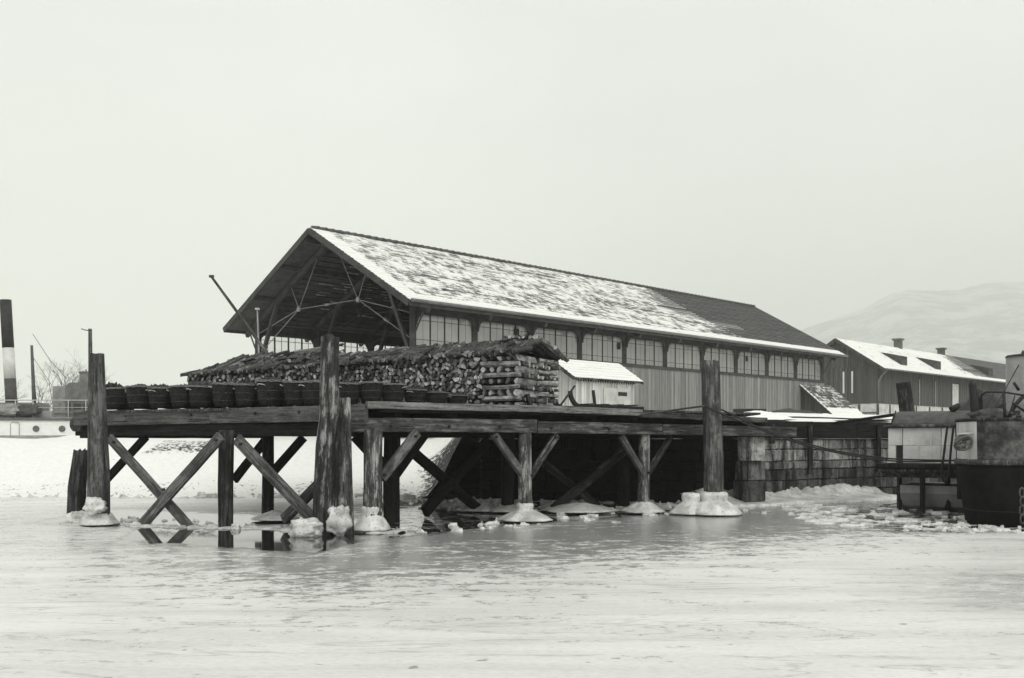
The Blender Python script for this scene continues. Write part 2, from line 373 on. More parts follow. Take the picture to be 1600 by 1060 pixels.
def mat_wicker():
    m = NM('wicker'); t = m.n('ShaderNodeUVMap'); t.uv_map = 'UVMap'; sp = m.n('ShaderNodeSeparateXYZ'); m.l(t.outputs[0], sp.inputs[0])
    u = m.math('SINE', m.math('MULTIPLY', sp.outputs[0], 2*math.pi*26)); w = m.math('SINE', m.math('MULTIPLY', sp.outputs[1], 2*math.pi*14))
    x = m.math('MULTIPLY', u, w); n_ = m.noise(m.coord('Object'), 9, 4, .6)
    c = m.math('MULTIPLY', m.ramp(x, -.5, .8, .006, .042), m.ramp(n_, .3, .7, .45, 1.4))
    return m.done(m.bsdf(c, .75, .25, x, .8, .012))
WICKER = mat_wicker()
TWIG = plain('wicker_rim', .17, .8, .2, .4, 20)
COAL = plain('coal', .014, .6, .4, .5, 14, .8)
ROPE = plain('tarred_rope', .03, .9, .2, .4, 30, .5)
CANVAS = plain('dark_canvas', .075, .75, .3, .3, 5, .25)
GREYP = plain('grey_paint', .28, .6, .3, .2, 2.5)
LIGHTG = plain('pale_grey_paint', .45, .6, .3, .2, 2.0)
def mat_hull_panel():
    m = NM('worn_plating'); v = m.coord('Object'); a = m.noise(v, 1.7, 7, .65); b = m.noise(v, 12, 5, .7)
    c = m.math('MULTIPLY', m.ramp(a, .38, .62, .012, .11), m.ramp(b, .3, .6, .5, 1.15))
    return m.done(m.bsdf(c, .6, .4, b, .4, .02))
PLATE = mat_hull_panel()
def mat_panel():
    m = NM('grimy_white_panel'); v = m.coord('Object'); a = m.noise(v, 1.6, 7, .7); st = m.noise(m.coord('Object', (7, 7, .8)), 1, 5, .7); b = m.noise(v, 18, 4, .7)
    c = m.math('MULTIPLY', m.ramp(a, .3, .65, .48, .64), m.ramp(st, .32, .48, .72, 1.0)); c = m.math('MULTIPLY', c, m.ramp(b, .30, .38, .5, 1))
    return m.done(m.bsdf(c, .6, .3, b, .2, .01))
PANEL = mat_panel()
def mat_mount():
    m = NM('mountain_forest'); v = m.coord('Object', rnd=False); a = m.noise(v, .0045, 12, .74)
    c = m.ramp(a, .44, .58, .03, .50)
    return m.done(m.bsdf(c, .9, .1, a, .3, 3))
MOUNT = mat_mount()

# ------------------------------------------------------------------ harbour surface and land
def gridsheet():
    vs = [(-4700, -60, 0), (7100, -60, 0), (7100, 6900, 0), (-4700, 6900, 0)]
    return tag(mesh_obj('frozen_water', vs, [(0, 1, 2, 3)], SHEET), 'frozen harbour surface of wet grey ice with snow flecks', kind='structure')
gridsheet()
SHORE = [(-400, 60), (-80, 38), (-30, 36), (-14, 35), (-6, 34.6), (-2.6, 34.2), (-1.06, 33.3), (7.2, 31.3), (13.65, 35.8), (25, 45.5), (60, 74), (600, 420)]
def yshore(x):
    for (x0, y0), (x1, y1) in zip(SHORE, SHORE[1:]):
        if x <= x1: return y0+(y1-y0)*(x-x0)/(x1-x0)
    return SHORE[-1][1]
def ss(a, b, x):
    t = max(0, min(1, (x-a)/(b-a))); return t*t*(3-2*t)
def land_z(x, off):
    y = yshore(x)+off
    n_ = mn.fractal(Vector((x*.35, y*.35, 0)), 1, 2, 4)
    bank = -.25+2.04*ss(-.6, 6.5, off)*(.82+.18*ss(0, 3, off)) + .10*n_*ss(0, 2, off)*(1-ss(6, 9, off)*.6)
    bank += .25*ss(-.6, .4, off)+.16*mn.fractal(Vector((x*1.3, y*1.6, 5)), 1, 2, 4)*ss(0, .6, off)*(1-ss(1.2, 3.2, off))
    lx = ss(-21.5, -18.5, x)
    inland = (1-lx)*(-2.6*ss(11, 17, off)) + lx*.9*ss(7, 14, off)
    left = bank+inland
    right = 2.60+.42*ss(0.2, 4, off)+.03*n_
    k = ss(-3.2, -1.1, x)
    return left*(1-k)+right*k
def build_land():
    xs = [-400, -250, -150, -100, -80, -60, -50, -42]+[-38+.45*i for i in range(int(58/.45))]+[21, 23, 26, 30, 36, 44, 55, 70, 90, 130, 200, 320, 600]
    of = [0, .25, .5, .8, 1.1, 1.5, 1.9, 2.4, 3, 3.6, 4.3, 5, 5.8, 6.6, 7.4, 8.4, 9.6, 11, 12.5, 14.5, 17, 20, 26, 36, 60, 120, 260, 600]
    vs = []; dirt = []
    for x in xs:
        for o in of:
            z = land_z(x, o); y = yshore(x)+o
            vs.append((x+(0 if x < -60 or x > 18 else .1*mn.noise(Vector((x, y, 3)))), y, z))
            d = 0.0
            k = ss(-4.6, -2.2, x)*(1-ss(3, 5, o))*(1 if x < 6 else 0)
            d = max(d, .75*k)  # stones and growth; also puts the shade under the deck into colour
            if -14.5 < x < -11.5 and 4.2 < o < 6.5: d = max(d, .52)
            if x < -3 and o < 1.6: d = max(d, .34+.1*mn.noise(Vector((x*.6, 0, 2))))
            if x < -3 and 1.6 <= o < 6: d = max(d, .14+.22*mn.noise(Vector((x*.5, o*.9, 8))))
            if x > 60 or o > 60 : d = .3
            dirt.append(d)
    n = len(of); fs = []
    for i in range(len(xs)-1):
        for j in range(n-1): fs.append([i*n+j, (i+1)*n+j, (i+1)*n+j+1, i*n+j+1])
    o = mesh_obj('ground', vs, fs, LAND, smooth=True)
    at = o.data.attributes.new('dirt', 'FLOAT', 'POINT'); at.data.foreach_set('value', dirt)
    return tag(o, 'snow covered bank and quay ground behind the pier', kind='structure')
build_land()
def build_mountain():
    prof = [(1120, 560), (1200, 540), (1262, 512), (1300, 500), (1350, 482), (1395, 458), (1420, 453), (1470, 455), (1505, 452), (1540, 442), (1575, 440), (1640, 446), (1720, 460), (1850, 500), (2000, 560), (2200, 640)]
    Yc = 5600; rows = 24; vs = []; P = []
    for (a, b), (c, d) in zip(prof, prof[1:]):
        for i in range(8): P.append((a+(c-a)*i/8, b+(d-b)*i/8))
    for (px, py) in P:
        top = W(px, py, Yc)
        for j in range(rows+1):
            t = j/rows; y = Yc-2300*(1-t); z = 2+(top.z-2)*(t**.8)
            nz = mn.fractal(Vector((top.x*.002, y*.002, 0)), 1, 2, 6)
            vs.append((top.x*(.7+.3*t)+36*nz, y+100*nz, z+nz*(57*t*(1-t)*4+16)+7*mn.fractal(Vector((top.x*.015, y*.015, 3)), 1, 2, 3)*t))
    n = rows+1; fs = [[i*n+j, (i+1)*n+j, (i+1)*n+j+1, i*n+j+1] for i in range(len(P)-1) for j in range(rows)]
    tag(mesh_obj('mountain', vs, fs, MOUNT, smooth=True), 'faint wooded mountain ridge fading into the haze', kind='structure')
build_mountain()

# ------------------------------------------------------------------ the great hall
D = Vector((.7014, .7128, 0)); N = Vector((-.7128, .7014, 0)); E0 = Vector((-4.04, 39.4, 0))
def S(s, t, z): return E0+D*s+N*t+Vector((0, 0, z))
HL, HWd, RT, EZ, RZ = 37.3, 14.3, 6.9, 7.55, 11.41
hall = empty('boat_hall', S(18, 7, 2.9), 'long dark timber hall with an open gable and a snow dusted tiled roof', 'hall')
def slope_roof(par, s0, s1, tr, zr, te, ze, mat, und, n=30, name='roof', thick=.10, SS=S):
    """tile courses from ridge (tr,zr) to eave (te,ze), stepped"""
    vs = []; fs = []; mi = []; uv = []
    L = math.hypot(te-tr, ze-zr); lift = .028
    nx, nz = (zr-ze)/L*(1 if te < tr else -1)*-1, abs(te-tr)/L
    def P(k, up, s): 
        f = k/n; t = tr+(te-tr)*f; z = zr+(ze-zr)*f
        return SS(s, t+nx*up, z+nz*up)
    cuts = [s0+(s1-s0)*i/12 for i in range(13)]
    for i in range(n):
        for a, b in zip(cuts, cuts[1:]):
            wv = .008*math.sin(i*2.1+a*1.3)
            q = [P(i, .0, a), P(i, .0, b), P(i+1, lift+wv, b), P(i+1, lift+wv, a)]
            base = len(vs); vs += q; fs.append([base, base+1, base+2, base+3]); mi.append(0)
            uv.append([(a-s0, L*i/n), (b-s0, L*i/n), (b-s0, L*(i+1)/n-.002), (a-s0, L*(i+1)/n-.002)])
            q = [P(i+1, lift+wv, a), P(i+1, lift+wv, b), P(i+1, 0, b), P(i+1, 0, a)]
            base = len(vs); vs += q; fs.append([base, base+1, base+2, base+3]); mi.append(0)
            uv.append([(a-s0, L*(i+1)/n)]*4)
    base = len(vs)
    vs += [P(0, -.012, s0), P(0, -.012, s1), P(n, -.012, s1), P(n, -.012, s0), P(0, -thick, s0), P(0, -thick, s1), P(n, -thick, s1), P(n, -thick, s0)]
    for f in ([0, 3, 2, 1], [4, 5, 6, 7], [0, 1, 5, 4], [1, 2, 6, 5], [2, 3, 7, 6], [3, 0, 4, 7]):
        fs.append([base+i for i in f]); mi.append(1); uv.append([(0, 0)]*4)
    return mesh_obj(name, vs, fs, [mat, und], par, None, False, mi, uv)
slope_roof(hall, 0, HL, RT, RZ, 0, EZ, ROOF, HALL_D)
slope_roof(hall, 0, HL, RT, RZ, HWd, EZ, ROOF, HALL_D)
def roof_z(t): return (RZ+(EZ-RZ)*(RT-t)/RT) if t < RT else (RZ+(EZ-RZ)*(t-RT)/(HWd-RT))
mb = MB()
for i in range(92):
    s = .1+i*.404; mb.tube([S(s, RT, RZ+.02), S(s+.39, RT, RZ+.035)], [.085, .11], 8)
mb.build('ridge_tiles', ROOF_DK := plain('ridge_tile', .10, .8, .2, .4, 6), hall)
# bargeboards, eaves boards, gutter
for side in (0, 1):
    te = 0 if side == 0 else HWd
    for s_, nm in ((-.05, 'bargeboard'), (HL+.05, 'bargeboard')):
        mb = MB(); a = S(s_, RT, RZ-.13); b = S(s_, te, EZ-.13)
        mb.bar(a, b, .05, .26); mb.build(nm, HALL_W, hall)
    mb = MB(); mb.bar(S(0, te, EZ-.15), S(HL, te, EZ-.15), .05, .16); mb.build('eaves_board', HALL_W, hall)
mb = MB(); mb.tube([S(.02, -.10, EZ-.02), S(HL-.1, -.10, EZ-.05)], .075, 8); mb.build('gutter', IRON_DK := plain('zinc_gutter', .16, .5, .4, .2), hall)
# rafters and purlins under the roof
BAY = [1.15+3.5*k for k in range(11)]
WT0, WT1 = 1.2, HWd-1.2
WALLTOP = roof_z(WT0)-.12
for tt in (2.6, 4.8, 6.7, 7.1+.3, 9.3, 11.6):
    mb = MB(); z = roof_z(tt)-.22; mb.bar(S(.1, tt, z), S(HL-.1, tt, z), .16, .20); mb.build('purlin', HALL_D, hall)
mb = MB()      # laths under the tiles plus painted dashes of light, one mesh
for side, (ta, tb) in enumerate(((.5, RT-.4), (RT+.4, HWd-.5))):
    for i in range(20):
        tt = ta+(tb-ta)*i/19; z = roof_z(tt)-.125
        mb.bar(S(1.4, tt, z), S(HL-.2, tt, z), .09, .035)
LATH_LIT = plain('lath_light_dash', .5, .8, .2, .5, 1.5)  # pale colour stands in for dashes of light under the roof
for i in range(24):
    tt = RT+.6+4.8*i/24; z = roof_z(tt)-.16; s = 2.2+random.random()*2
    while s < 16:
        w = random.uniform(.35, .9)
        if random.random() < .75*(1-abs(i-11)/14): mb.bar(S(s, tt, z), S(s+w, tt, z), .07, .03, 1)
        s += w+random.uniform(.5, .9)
mb.build('laths_light_dashes', [HALL_D, LATH_LIT], hall)
for k, s in enumerate(BAY):
    mb = MB()
    for te in (0.15, HWd-.15):
        mb.bar(S(s, RT, RZ-.38), S(s, te, EZ-.30), .16, .26)
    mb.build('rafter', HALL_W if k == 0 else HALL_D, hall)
    for t in (WT0, WT1):
        mb = MB(); mb.bar(S(s, t, 2.7), S(s, t, roof_z(t)-.30), .24, .24)
        mb.build('column', HALL_W, hall)
        sg = 1 if t == WT0 else -1
        mb = MB()      # struts from the column up to the rafter and out to the eave
        t2 = t+sg*1.75; mb.bar(S(s, t+sg*.12, 5.55), S(s, t2, roof_z(t2)-.40), .16, .17)
        t3 = t-sg*.85
        if k in (0, 10): mb.bar(S(s, t-sg*.12, 6.35), S(s, t3, roof_z(t3)-.25), .05, .06)
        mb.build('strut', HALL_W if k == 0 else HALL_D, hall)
    if k in (0, 1, 2, 3, 4, 6, 8):
        mb = MB(); r = .020 if k == 0 else .018     # iron truss: two nodes, a tie and hangers
        tn1, tn2, zn = 4.9, HWd-4.8, 8.14
        n1, n2 = S(s, tn1, zn), S(s, tn2, zn)
        for a, b in ((n1, n2), (n1, S(s, WT0+.1, 7.25)), (n2, S(s, WT1-.1, 7.25)), (n1, S(s, 4.2, roof_z(4.2)-.35)), (n2, S(s, HWd-4.1, roof_z(HWd-4.1)-.35)),
                     (n1, S(s, RT-.3, RZ-.6)), (n2, S(s, RT+1.0, roof_z(RT+1.0)-.4))):
            mb.tube([a, b], r, 6)
        if k == 0:
            mb.tube([n1, S(s, WT0+.12, 6.2)], r, 6); mb.tube([n2, S(s, WT1-.12, 6.2)], r, 6)
            for q in (.5,): 
                p = n1.lerp(S(s, WT0+.12, 6.2), .55); mb.tube([p+(n1-p).normalized()*.15, p-(n1-p).normalized()*.15], .055, 8)
                p = n1.lerp(n2, .5); mb.tube([p+(n1-p).normalized()*.15, p-(n1-p).normalized()*.15], .055, 8)
        for n_ in (n1, n2): mb.tube([n_-D*.05, n_+D*.05], .12 if k == 0 else .08, 12)
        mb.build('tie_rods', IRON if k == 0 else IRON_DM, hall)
# long walls: boarding, sills, headers, windows, brackets
SILL, HEAD = 5.85, 7.28
def boarding(par, p0, p1, z0, z1, mat, name='wall', thick=.06, batten=.34, nrm=None):
    d = (p1-p0); L = d.length; d.normalize(); nrm = nrm or Vector((d.y, -d.x, 0))
    vs = []; fs = []; uv = []
    def quad(q, u): 
        b = len(vs); vs.extend(q); fs.append([b, b+1, b+2, b+3]); uv.append(u)
    A = lambda s, z, o: p0+d*s+nrm*o+Vector((0, 0, z-p0.z))
    quad([A(0, z0, 0), A(L, z0, 0), A(L, z1, 0), A(0, z1, 0)], [(0, z0), (L, z0), (L, z1), (0, z1)])
    quad([A(L, z0, -thick), A(0, z0, -thick), A(0, z1, -thick), A(L, z1, -thick)], [(0, z0), (L, z0), (L, z1), (0, z1)])
    i = 0; s = .1
    while s < L-.05:      # cover battens
        a, b = s, s+.05; o = .022; u0 = i*.17+.05
        quad([A(a, z0, o), A(b, z0, o), A(b, z1, o), A(a, z1, o)], [(u0, z0), (u0+.05, z0), (u0+.05, z1), (u0, z1)])
        quad([A(a, z0, 0), A(a, z0, o), A(a, z1, o), A(a, z1, 0)], [(u0, z0)]*4)
        quad([A(b, z0, o), A(b, z0, 0), A(b, z1, 0), A(b, z1, o)], [(u0, z0)]*4)
        s += batten; i += 1
    return mesh_obj(name, vs, fs, mat, par, None, False, None, uv)
def hall_window(t, out, s0, s1):
    """one bay: frame, four mullions, thin glazing bars, arched corners; out=+1 faces -N"""
    a, b = s0+.15, s1-.15
    w = MB(); o = -out*.0
    for q in range(5):
        s = a+(b-a)*q/4; w.bar(S(s, t, SILL), S(s, t, HEAD), .07, .09)
    w.bar(S(a, t, SILL+.035), S(b, t, SILL+.035), .08, .07); w.bar(S(a, t, HEAD-.035), S(b, t, HEAD-.035), .08, .07)
    win = w.build('window', HALL_W, hall)
    w = MB()
    for q in range(4):
        s = a+(b-a)*(q+.5)/4; w.bar(S(s, t, SILL+.05), S(s, t, HEAD-.05), .024, .03)
    for f in (.22, .78):
        z = SILL+(HEAD-SILL)*f; w.bar(S(a, t, z), S(b, t, z), .026, .024)
    w.build('glazing_bars', HALL_W, win)
    mesh_obj('pane', [S(a, t-out*.012, SILL), S(b, t-out*.012, SILL), S(b, t-out*.012, HEAD), S(a, t-out*.012, HEAD)], [(0, 1, 2, 3)], GLASS if t == WT0 else GLASS_C, win)
    for sx, dr in ((s0+.1, 1), (s1-.1, -1)):        # curved bracket
        m_ = MB(); pts = [(0, 0)]
        for i in range(9):
            an = math.pi/2*i/8; pts.append((.62*(1-math.sin(an)), -.55*(1-math.cos(an))))
        pl = [(0, .02), (.62, .02)] + [(.62-.57*math.sin(math.pi/2*i/8), -.55+.55*math.cos(math.pi/2*i/8)) for i in range(9)] + [(0, -.55)]
        th = .05; n_ = len(pl)
        v0 = [S(sx+dr*p[0], t-out*(.06), HEAD+p[1]) for p in pl]; v1 = [S(sx+dr*p[0], t-out*(.13), HEAD+p[1]) for p in pl]
        m_.add(v0+v1, [list(range(n_)), list(reversed(range(n_, 2*n_)))]+[[i, (i+1) % n_, n_+(i+1) % n_, n_+i] for i in range(n_)])
        m_.build('bracket', HALL_W, hall)
for t, out in ((WT0, 1), (WT1, -1)):
    nr = -N*out
    p0, p1 = (S(BAY[0], t, 2.7), S(BAY[-1], t, 2.7))
    p0 += nr*.19; p1 += nr*.19
    boarding(hall, p0, p1, 2.7, SILL-.1, BOARDS, nrm=nr)
    mb = MB(); mb.bar(S(BAY[0], t-out*.12, SILL-.05), S(BAY[-1], t-out*.12, SILL-.05), .28, .12); mb.build('sill', HALL_W, hall)
    mb = MB(); mb.bar(S(BAY[0], t, HEAD+.22), S(BAY[-1], t, HEAD+.22), .20, .42); mb.build('header_beam', HALL_W, hall)
    for a, b in zip(BAY, BAY[1:]): hall_window(t, out, a, b)
vs = [S(BAY[-1], WT0, 2.7), S(BAY[-1], WT1, 2.7), S(BAY[-1], WT1, roof_z(WT1)-.15), S(BAY[-1], RT, RZ-.2), S(BAY[-1], WT0, roof_z(WT0)-.15)]
mesh_obj('gable_wall', vs, [(0, 1, 2, 3, 4)], BOARDS, hall, None, False, None, [[(0, 2), (12, 2), (12, 7), (6, 11), (0, 7)]])
mb = MB(); mb.prism([S(1, 1, 0).to_2d(), S(BAY[-1]+.2, 1, 0).to_2d(), S(BAY[-1]+.2, WT1+.2, 0).to_2d(), S(1, WT1+.2, 0).to_2d()], 2.5, 3.02)
mb.build('plank_floor', plain('hall_planks', .10, .8), hall)

for px, py, w, h in ((806, 519, .30, .30), (966, 541, .22, .34), (1166, 561, .16, .30)):
    uu = (px-800)/FPX; s_ = (uu*(E0.y+N.y*WT0)-(E0.x+N.x*WT0))/(D.x-uu*D.y); p_ = S(s_, WT0-.05, 0); z_ = EYE-(py-HOR)/FPX*p_.y
    mb = MB(); mb.box(Vector((p_.x, p_.y, z_)), (w, .03, h), math.atan2(D.y, D.x)); mb.build('broken_pane', BLACK, hall)
# ------------------------------------------------------------------ lean-to at the hall's far end
lt = empty('lean_to', S(35, 0, 2.9), 'wedge shaped lean-to with patchy roof snow by the far end of the hall', 'lean-to')
s0, s1, w0 = 33.0, 37.1, 2.35
a, b, c, d_ = S(s0, WT0-.05, 5.6), S(s1, WT0-.05, 5.6), S(s1, WT0-w0, 3.6), S(s0, WT0-w0, 3.6)
Ld = (a-d_).length
slope_roof(lt, s0-.15, s1+.15, WT0-.06, 5.62, WT0-w0-.15, 3.52, mat_roof('lean_to_roof', 60, 70, .62, .08, 3.2, .05), HALL_D, 11)
vs = [S(s0, WT0-.05, 2.8), S(s0, WT0-w0, 2.8), S(s0, WT0-w0, 3.5), S(s0, WT0-.05, 5.5)]
mesh_obj('wall', vs, [(0, 1, 2, 3)], BOARDS_D, lt, None, False, None, [[(0, 2.8), (2.3, 2.8), (2.3, 3.5), (0, 5.5)]])
vs = [S(s0, WT0-w0, 2.8), S(s1, WT0-w0, 2.8), S(s1, WT0-w0, 3.5), S(s0, WT0-w0, 3.5)]
mesh_obj('wall', vs, [(0, 1, 2, 3)], BOARDS_D, lt, None, False, None, [[(0, 2.8), (4, 2.8), (4, 3.5), (0, 3.5)]])

# ------------------------------------------------------------------ small hut in front of the hall
H0 = Vector((2.64, 42.0, 0))
def SH(s, t, z): return H0+D*s+N*t+Vector((0, 0, z))
hut = empty('hut', SH(2.4, 1.4, 2.9), 'small pale boarded hut with a snow covered gable roof beside the woodpile', 'hut')
HZ, HR, Lh, Wh = 4.65, 5.55, 4.75, 1.42
slope_roof(hut, 0, Lh, Wh, HR, 0, HZ, HUTR, WOOD_MD, 7, SS=SH)
slope_roof(hut, 0, Lh, Wh, HR, 2*Wh, HZ, HUTR, WOOD_MD, 7, SS=SH)
boarding(hut, SH(.35, .25, 2.7), SH(Lh-.35, .25, 2.7), 2.7, HZ+.04, BOARDS_W, nrm=-N, batten=.19)
vs = [SH(.35, 2*Wh-.25, 2.7), SH(.35, .25, 2.7), SH(.35, .25, HZ+.02), SH(.35, Wh, HR-.15), SH(.35, 2*Wh-.25, HZ+.02)]
mesh_obj('gable_wall', vs, [(0, 1, 2, 3, 4)], BOARDS_W, hut, None, False, None, [[(0, 2.7), (2.3, 2.7), (2.3, 4.7), (1.15, 5.5), (0, 4.7)]])
vs = [SH(Lh-.35, 2*Wh-.25, 2.7), SH(Lh-.35, .25, 2.7), SH(Lh-.35, .25, HZ+.02), SH(Lh-.35, Wh, HR-.15), SH(Lh-.35, 2*Wh-.25, HZ+.02)]
mesh_obj('gable_wall', vs, [(4, 3, 2, 1, 0)], BOARDS_W, hut, None, False, None, [[(0, 4.7), (1.15, 5.5), (2.3, 4.7), (2.3, 2.7), (0, 2.7)]])
mb = MB()
for i in range(24):      # sawtooth valance under the eave
    s = .4+i*(Lh-.8)/24; w = (Lh-.8)/24
    mb.add([SH(s, .2, HZ-.02), SH(s+w, .2, HZ-.02), SH(s+w*.5, .2, HZ-.17)], [(0, 1, 2)]); mb.add([SH(s, .215, HZ-.02), SH(s+w, .215, HZ-.02), SH(s+w*.5, .215, HZ-.17)], [(2, 1, 0)])
mb.build('valance', WOOD_DK, hut)
mb = MB()
for i in range(9):
    s = .1+i*(Lh-.2)/8; mb.bar(SH(s, -.06, HZ-.10), SH(s, .35, HZ+.14), .07, .09)
mb.build('rafter_ends', WOOD_MD, hut)
for tt, zz, t2, z2 in ((0, HZ-.07, Wh, HR-.07), (2*Wh, HZ-.07, Wh, HR-.07)):
    mb = MB(); mb.bar(SH(-.03, tt, zz), SH(-.03, t2, z2), .04, .13); mb.build('bargeboard', WOOD_MD, hut)
mb = MB(); mb.bar(SH(2.35, .205, 2.75), SH(2.35, .205, 4.2), .05, .9); 
mb = MB(); mb.box(None, (1.9, .04, 1.5), M=Matrix.Translation(SH(3.1, .20, 3.55)) @ Matrix.Rotation(math.atan2(D.y, D.x), 4, 'Z')); dr = mb.build('door', LIGHTG, hut)
mb = MB(); mb.box(None, (.62, .03, .17), M=Matrix.Translation(SH(3.45, .17, 4.05)) @ Matrix.Rotation(math.atan2(D.y, D.x), 4, 'Z')); mb.build('window_slot', BLACK, dr)

# ------------------------------------------------------------------ warehouse further right
B0 = Vector(((1388-800)/FPX*85, 85, 0))
def SB(s, t, z): return B0+D*s+N*t+Vector((0, 0, z))
wh = empty('warehouse', SB(20, 5, 2.9), 'long dark boarded warehouse on a white plastered base with snow on its roof', 'warehouse')
BZ, BR, BW, BL = 8.0, 10.9, 4.5, 62
slope_roof(wh, -.6, BL, BW, BR, 0, BZ, ROOF2, HALL_D, 20, SS=SB)
slope_roof(wh, -.6, BL, BW, BR, 2*BW, BZ, ROOF2, HALL_D, 20, SS=SB)
for side in (0, 1):
    mb = MB(); te = side*2*BW; mb.bar(SB(-.65, BW, BR-.14), SB(-.65, te, BZ-.14), .05, .26); mb.build('bargeboard', HALL_W, wh)
PL = plain('old_plaster', .50, .85, .2, .2, 2.0)
boarding(wh, SB(0, .9, 5.1), SB(BL-1, .9, 5.1), 5.1, BZ+.4, BOARDS_D, nrm=-N, batten=.5)
boarding(wh, SB(0, 2*BW-.9, 5.1), SB(0, .9, 5.1), 5.1, 8.5, BOARDS_D, nrm=-D, batten=.5)
vs = [SB(-.03, 2*BW-.9, 8.3), SB(-.03, .9, 8.3), SB(-.03, .9, BZ+.45), SB(-.03, BW, BR-.2), SB(-.03, 2*BW-.9, BZ+.45)]
mesh_obj('gable_wall', vs, [(0, 1, 2, 3, 4)], BOARDS_D, wh, None, False, None, [[(0, 8), (7, 8), (7, 8.5), (3.5, 10.7), (0, 8.5)]])
mb = MB(); mb.prism([SB(0.05, .95, 0).to_2d(), SB(BL-1, .95, 0).to_2d(), SB(BL-1, 2*BW-.95, 0).to_2d(), SB(.05, 2*BW-.95, 0).to_2d()], 2.6, 5.1)
mb.build('plaster_base', PL, wh)
mb = MB()
for s in (0.05, 2.4, 4.8, 8, 11, 14, 18, 22): mb.bar(SB(s, .92, 2.7), SB(s, .92, 5.05), .10, .16)
for t in (.95, 2.6, 4.4, 6.2): mb.bar(SB(.02, t, 2.7), SB(.02, t, 5.05), .16, .10)
mb.bar(SB(.02, .95, 4.3), SB(.02, 6.2, 4.3), .10, .12); mb.build('timber_framing', HALL_D, wh)
mb = MB(); mb.tube([SB(-.3, -.02, BZ-.1), SB(0.1, .6, BZ-.5), SB(.0, .85, 7.0), SB(0, .85, 3.2)], .07, 6); mb.build('downpipe', IRON_DK, wh)
mb = MB(); mb.tube([SB(-.6, -.08, BZ-.02), SB(BL, -.08, BZ-.02)], .07, 6); mb.build('gutter', IRON_DK, wh)
def dormer(s):
    t0, t1 = .75, 2.9; z0 = BZ+(BR-BZ)*t0/BW+.02; z1 = BZ+(BR-BZ)*t1/BW+.02
    top = z0+.95; m_ = MB(); w = 1.3
    a = [SB(s, t0+.25, z0+.05), SB(s, t0+.25, top), SB(s, t1, z1+.02)]
    b = [SB(s+w, t0+.25, z0+.05), SB(s+w, t0+.25, top), SB(s+w, t1, z1+.02)]
    m_.add(a+b, [(0, 1, 2), (5, 4, 3), (0, 3, 4, 1)], 0)
    m_.add([a[1]+Vector((0, 0, .02))-N*.2, b[1]+Vector((0, 0, .02))-N*.2, b[2]+Vector((0, 0, .03)), a[2]+Vector((0, 0, .03))], [(0, 1, 2, 3)], 1)
    m_.build('dormer', [HALL_W, SNOW if s < 20 else HALL_W], wh)
for s in (4.9, 12.6, 26.5): dormer(s)
for s, t, h, w in ((12.6, BW+.1, .7, .62), (24.5, BW+.6, .6, .6)):
    m_ = MB(); m_.box(SB(s, t, BR-.4+h/2), (w, w, h+.9), math.atan2(D.y, D.x)); m_.box(SB(s, t, BR+h-.0+.12), (w+.25, w+.25, .16), math.atan2(D.y, D.x)); m_.build('chimney', BOARDS_D if 0 else plain('chimney_brick', .12, .9), wh)
for t in (4.0, 3.2):
    m_ = MB(); m_.box(SB(-.06, t, 7.0), (.14, .06, 1.9), math.atan2(N.y, N.x)); m_.build('window_frame', WHITE, wh)
m_ = MB(); m_.box(SB(17.0, .82, 5.9), (1.5, .06, 3.0), math.atan2(D.y, D.x)); m_.build('door', LIGHTG, wh)
for s in (8.5, 12.2):
    m_ = MB(); m_.box(SB(s, .84, 6.3), (.12, .06, 2.4), math.atan2(D.y, D.x)); m_.build('door_jamb', GREYP, wh)

